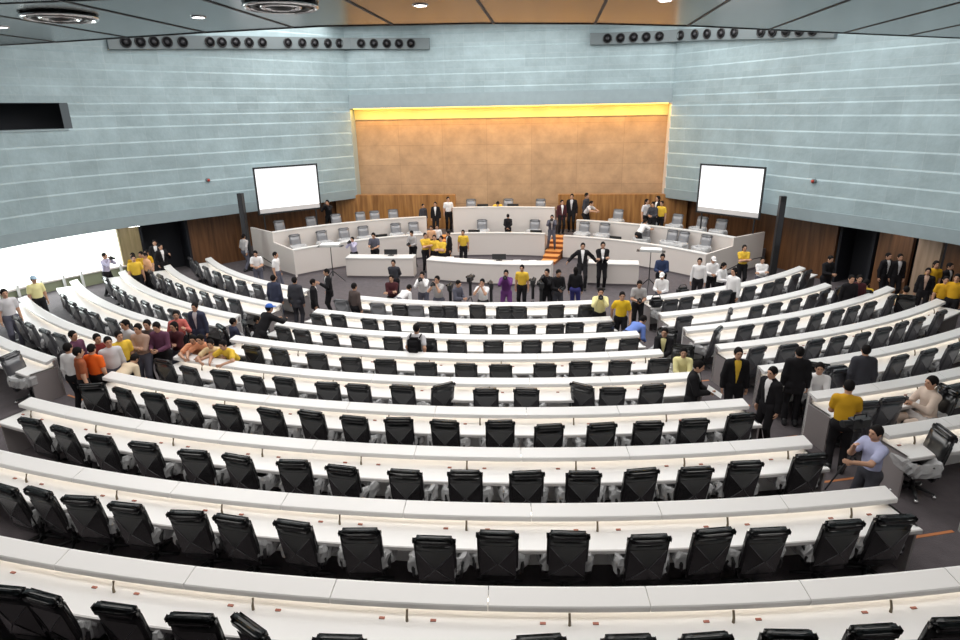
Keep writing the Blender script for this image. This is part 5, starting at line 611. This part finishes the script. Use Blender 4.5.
class Field:
    def __init__(s, lo, hi, h):
        s.lo = np.array(lo); s.h = h; n = np.ceil((np.array(hi) - s.lo) / h).astype(int) + 1; s.F = np.full(n, 1., np.float32)
    def win(s, lo, hi):
        a = np.maximum(0, np.floor((np.array(lo) - s.lo) / s.h).astype(int)); b = np.minimum(s.F.shape, np.ceil((np.array(hi) - s.lo) / s.h).astype(int) + 1)
        if (b <= a).any(): return None, None
        sl = tuple(slice(x, y) for x, y in zip(a, b)); g = np.meshgrid(*[s.lo[k] + s.h * np.arange(a[k], b[k]) for k in range(3)], indexing='ij'); return sl, np.stack(g, -1).astype(np.float32)
    def put(s, sl, d, k):
        A = s.F[sl]
        if k: hh = np.clip(.5 + .5 * (A - d) / k, 0, 1); s.F[sl] = A * (1 - hh) + d * hh - k * hh * (1 - hh)
        else: s.F[sl] = np.minimum(A, d)
    def cap(s, a, b, ra, rb, k=.025, F=None, sq=1.):
        m = max(ra, rb) + .05; sl, g = s.win(np.minimum(a, b) - m, np.maximum(a, b) + m)
        if sl is None: return
        p = g - a.astype(np.float32); ba = (b - a).astype(np.float32); t = np.clip((p @ ba) / max(1e-9, float(ba @ ba)), 0, 1); q = p - t[..., None] * ba
        if F is not None: fd = q @ F.astype(np.float32); q = q + (fd * (1 / sq - 1))[..., None] * F.astype(np.float32)
        s.put(sl, (np.linalg.norm(q, axis=-1) - (ra + (rb - ra) * t)) * (sq if F is not None else 1), k)
    def ell(s, c, ax, r, k=.02, sub=False):
        m = max(r) + .04; sl, g = s.win(c - m, c + m)
        if sl is None: return
        p = g - c.astype(np.float32); q = np.stack([(p @ a.astype(np.float32)) / rr for a, rr in zip(ax, r)], -1); d = (np.linalg.norm(q, axis=-1) - 1) * min(r)
        if sub: s.F[sl] = np.maximum(s.F[sl], -d)
        else: s.put(sl, d, k)
    def cut(s, c, n): # keep the side the normal points away from
        sl, g = s.win(s.lo - 1, s.lo + s.h * np.array(s.F.shape) + 1); s.F[sl] = np.maximum(s.F[sl], ((g - c.astype(np.float32)) @ n.astype(np.float32)))
    def mesh(s, name):
        V, Q = surface_net(s.F, s.lo, s.h); me = bpy.data.meshes.new(name); me.vertices.add(len(V)); me.vertices.foreach_set('co', V.ravel()); me.loops.add(Q.size); me.loops.foreach_set('vertex_index', Q.ravel().astype(np.int32))
        me.polygons.add(len(Q)); me.polygons.foreach_set('loop_start', np.arange(len(Q), dtype=np.int32) * 4); me.polygons.foreach_set('loop_total', np.full(len(Q), 4, np.int32)); me.polygons.foreach_set('use_smooth', np.ones(len(Q), bool)); me.update(); me.validate(); me.materials.append(None); return me
def garment(pose, part):
    J = skeleton(pose); P, U, F, N, Hd, HU, HF = J['P'], J['U'], J['F'], J['neck'], J['head'], J['HU'], J['HF']; X = V3(1, 0, 0)
    pts = np.array([v for k, v in J.items() if k not in ('U', 'F', 'HU', 'HF')]); lo = pts.min(0) - .24; hi = pts.max(0) + .24; lo[2] = max(lo[2], -.03)
    ax = (X, HF, HU)
    if part in ('hair_short', 'hair_long', 'cap'): lo, hi = Hd - .2, Hd + .2; lo[2] -= .22 * (part == 'hair_long')
    f = Field(lo, hi, .0105 if part in ('body', 'hair_short', 'hair_long', 'cap') else .0135)
    def torso(g, hem, k=.04):
        f.cap(P + U * hem, P + U * .18, .143 + g, .133 + g, k, F, .70); f.cap(P + U * .18, P + U * .37, .133 + g, .155 + g, k, F, .68)
        f.cap(J['S', 0] - X * .03, J['S', 1] + X * .03, .058 + g, .058 + g, .05); f.cap(P + U * .40, N, .085 + g, .055 + g, .04)
    def arms(g, el, k=.03):
        for i in (0, 1):
            S, E, W = J['S', i], J['E', i], J['W', i]
            if el <= 1: f.cap(S, S + (E - S) * el, .055 + g, .047 + g + .006 * (el < 1), k)
            else: f.cap(S, E, .055 + g, .045 + g, k); f.cap(E, E + (W - E) * (el - 1), .043 + g, .032 + g, k)
    def legs(g, end, k=.03):
        for i in (0, 1): f.cap(J['H', i], J['K', i], .085 + g, .056 + g, k); f.cap(J['K', i], J['K', i] + (J['A', i] - J['K', i]) * end, .054 + g, .040 + g, k)
    if part == 'body':
        torso(0, -.02); arms(0, 2); legs(0, 1); f.cap(N - U * .02, Hd - HU * .03, .055, .052)
        f.ell(Hd + HU * .012, ax, (.074, .094, .106), .02); f.ell(Hd - HU * .05 + HF * .022, ax, (.052, .066, .062), .025)
        f.cap(Hd + HF * .088 + HU * .012, Hd + HF * .108 - HU * .022, .009, .015, .012)
        for i in (1, -1): f.ell(Hd + X * i * .076 - HU * .008 - HF * .005, ax, (.012, .024, .032), .008); f.ell(Hd + X * i * .031 + HF * .099 + HU * .014, ax, (.018, .016, .013), 0, True)
        f.ell(Hd + HF * .086 + HU * .038, ax, (.05, .014, .010), .012); f.ell(Hd + HF * .083 - HU * .055, ax, (.026, .012, .008), .008)
        for i in (0, 1):
            A = J['A', i]; kd = J['K', i] - J['H', i]; toe = V3(0, -1, 0); f.cap(A + V3(0, .04, -.03), A + toe * .15 + V3(0, 0, -.045), .042, .030, .02)
            W, E = J['W', i], J['E', i]; s = 1 if i == 0 else -1; d = nrm(W - E); n_ = nrm(np.cross(d, nrm(np.cross(d, -X * s + F * .3)))) * -1
            n_ = nrm(-X * s + F * .25 - d * float((-X * s + F * .25) @ d)); B_ = np.cross(d, n_)
            if float(B_ @ F) < 0: B_ = -B_
            for q in (-.026, -.009, .009, .026): f.cap(W, W + d * .085 + B_ * q, .018, .013, .012)
            for q, L_ in ((-.030, .058), (-.010, .070), (.010, .075), (.030, .066)):
                k0 = W + d * .088 + B_ * q; k1 = k0 + nrm(d + n_ * .45) * L_ * .55; k2 = k1 + nrm(d + n_ * 1.5) * L_ * .5; f.cap(k0, k1, .0105, .0095, .004); f.cap(k1, k2, .0095, .008, .004)
            t0 = W + d * .028 + B_ * .03; t1 = t0 + nrm(d + B_ * .9 + n_ * .4) * .042; f.cap(t0, t1, .013, .011, .006); f.cap(t1, t1 + nrm(d + B_ * .2 + n_ * .6) * .032, .0105, .009, .004)
    elif part == 'shirt_short': torso(.011, -.03); f.cut(P - U * .06, -U); arms(.016, .62)
    elif part == 'shirt_long': torso(.014, -.03); f.cut(P - U * .06, -U); arms(.013, 1.93)
    elif part == 'jacket':
        torso(.026, -.15); f.cut(P - U * .20, -U); arms(.022, 1.9); sl, gg = f.win(f.lo - 1, f.lo + 9); q = gg - (P + U * .05).astype(np.float32); V_ = np.full(q.shape[:3], -9, np.float32)
        for s in (1, -1): n_ = nrm(X * s - U * .145); V_ = np.maximum(V_, q @ n_.astype(np.float32))
        V_ = np.maximum(V_, (P + F * .05 - gg) @ F.astype(np.float32)); f.F[sl] = np.maximum(f.F[sl], -V_)
    elif part == 'trousers':
        f.cap(P - U * .01, P + U * .10, .146, .140, .04, F, .74); legs(.016, .93)
        f.cap(J['H', 0], J['H', 1], .105, .105, .04)
    elif part == 'shoes':
        for i in (0, 1): A = J['A', i]; f.cap(A + V3(0, .045, -.028), A + V3(0, -.16, -.042), .052, .040, .02); f.cap(A + V3(0, .02, -.02), A + V3(0, .02, .03), .052, .050, .02)
    elif part in ('hair_short', 'hair_long'):
        f.ell(Hd + HU * .026 - HF * .012, ax, (.085, .102, .108), 0)
        if part == 'hair_long': f.cap(Hd - HF * .03, Hd - HF * .05 - HU * .17, .080, .058, .03)
        f.ell(Hd + HF * .105 - HU * .05, ax, (.088, .10, .115), 0, True)
        if part == 'hair_short': f.cut(Hd - HU * .07, -HU)
        else: f.cap(Hd + HU * .10, Hd + HU * .10, .02, .02)
    elif part == 'cap':
        f.ell(Hd + HU * .035 - HF * .006, ax, (.090, .108, .100), 0); f.cut(Hd + HU * .035, -HU); f.ell(Hd + HU * .045 + HF * .12, ax, (.075, .075, .010), .01)
    return f.mesh(part)
CACHE = {}
def G(pose, part):
    if (pose, part) not in CACHE: CACHE[pose, part] = garment(pose, part)
    return CACHE[pose, part]
def face_bits(pose):
    J = skeleton(pose); Hd, HU, HF = J['head'], J['HU'], J['HF']; out = []
    for s in (1, -1):
        c = Hd + V3(s * .031, 0, 0) + HF * .086 + HU * .014; out.append(('eye', MB().lathe([(.001, -.010), (.007, -.007), (.010, 0), (.007, .007), (.001, .010)], c, 10).mesh('eye', True), EYE))
    c = Hd + HF * .0955 - HU * .056; a = MB().lathe([(.001, -.005), (.012, -.003), (.016, 0), (.012, .003), (.001, .005)], n=12).mesh('mouth', True)
    a.transform(Matrix.Diagonal((1.3, .5, 1, 1))); a.transform(Matrix.Translation(c)); out.append(('mouth', a, LIP)); return out
FB = {}
CAMB = MB().box((0, 0, 0), (.14, .07, .10)).mesh('cam', bevel=.012); CAML = MB().tube([(0, -.03, 0), (0, -.15, 0)], [.036, .042], 14).mesh('lens', True); CAMV = MB().box((0, 0, .065), (.05, .06, .035)).mesh('vf', bevel=.006)
def person(x, y, z, sc_, rz, pose, outfit, top, bot, hair, label, opt):
    b = obj('person', G(pose, 'body'), SKIN, None, (x, y, z), rz, True); b.scale = (sc_,) * 3; tag(b, label, 'person')
    def part(n, g, m): return obj(n, G(pose, g), m, b, perobj=True)
    tm = cloth(top)
    if outfit == 'suit': part('jacket', 'jacket', tm); part('shirt', 'shirt_long', cloth(opt.get('front', 'white_cloth')))
    else: part('shirt', 'shirt_short' if outfit == 'polo' else 'shirt_long', tm)
    part('trousers', 'trousers', cloth(bot)); part('shoes', 'shoes', BLACKP)
    part('hair', 'hair_long' if hair == 'long' else 'hair_short', HAIR)
    if 'cap' in opt: part('cap', 'cap', cloth(opt['cap']))
    if pose not in FB: FB[pose] = face_bits(pose)
    for n, me, m in FB[pose]: obj(n, me, m, b)
    J = skeleton(pose); M = Matrix.Translation((x, y, z)) @ Matrix.Rotation(rz, 4, 'Z') @ Matrix.Scale(sc_, 4)
    if opt.get('cam'):
        p = M @ Vector((J['W', 0] + J['W', 1]) / 2 + J['F'] * .06 + V3(0, 0, .05)); t = empty('photo_camera', p, rz); tag(t, 'black camera held by the ' + CAMLAB(label), 'camera')
        obj('camera_body', CAMB, BLACKP, t); obj('lens', CAML, BLACKP, t); obj('viewfinder', CAMV, BLACKP, t)
    if opt.get('pack'):
        p = M @ Vector(J['P'] + J['U'] * .28 - J['F'] * .21); t = empty('backpack', p, rz); tag(t, 'black backpack worn by the person walking between the rows', 'backpack'); obj('body', rbox((0, 0, 0), (.32, .18, .44), .06), cloth('black_cloth'), t)
        obj('pocket', rbox((0, .10, -.08), (.24, .06, .20), .025), cloth('black_cloth'), t)
        for s in (-1, 1): obj('strap', MB().tube([(s * .12, -.06, .20), (s * .13, -.20, .24), (s * .13, -.36, .10), (s * .13, -.30, -.12), (s * .14, -.10, -.18)], .018), cloth('black_cloth'), t)
    if opt.get('phone'):
        p = M @ Vector((J['W', 0] + J['W', 1]) / 2 + J['F'] * .07 + V3(0, 0, .06)); t = empty('phone', p, rz); tag(t, 'black phone held up by the man in pale tan shirt', 'phone'); obj('case', MB().box((0, 0, 0), (.075, .012, .15)).mesh('p', bevel=.004), BLACKP, t); obj('display', MB().box((0, .0065, 0), (.065, .002, .13)), mat('phone_glass', (.03, .03, .04), .1), t)
    if opt.get('sheet'):
        p = M @ Vector((J['W', 0] + J['W', 1]) / 2 + J['F'] * .10 + V3(0, 0, .03)); o = obj('paper', MB().box((0, 0, 0), (.21, .30, .003)), PAPER, None, p); o.rotation_euler = (.5, 0, rz); tag(o, 'sheet of paper held by the man in black suit in profile', 'paper')
def CAMLAB(l):
    w = l.split(); return ' '.join(w[:11])
for a in PEOPLE: person(*a)
# ------------------------------------------------------------------ camera
cd = bpy.data.cameras.new('Camera'); cd.sensor_width = 36; cd.lens = CAMF / 960 * 36; cd.clip_end = 200; cd.clip_start = .05
co = bpy.data.objects.new('Camera', cd); COL.objects.link(co); co.matrix_world = Matrix(CAMM); sc.camera = co
sc.cycles.use_denoising = True; sc.cycles.max_bounces = 8; sc.cycles.diffuse_bounces = 4; sc.cycles.transparent_max_bounces = 12
sc.view_settings.exposure = EXPOSURE
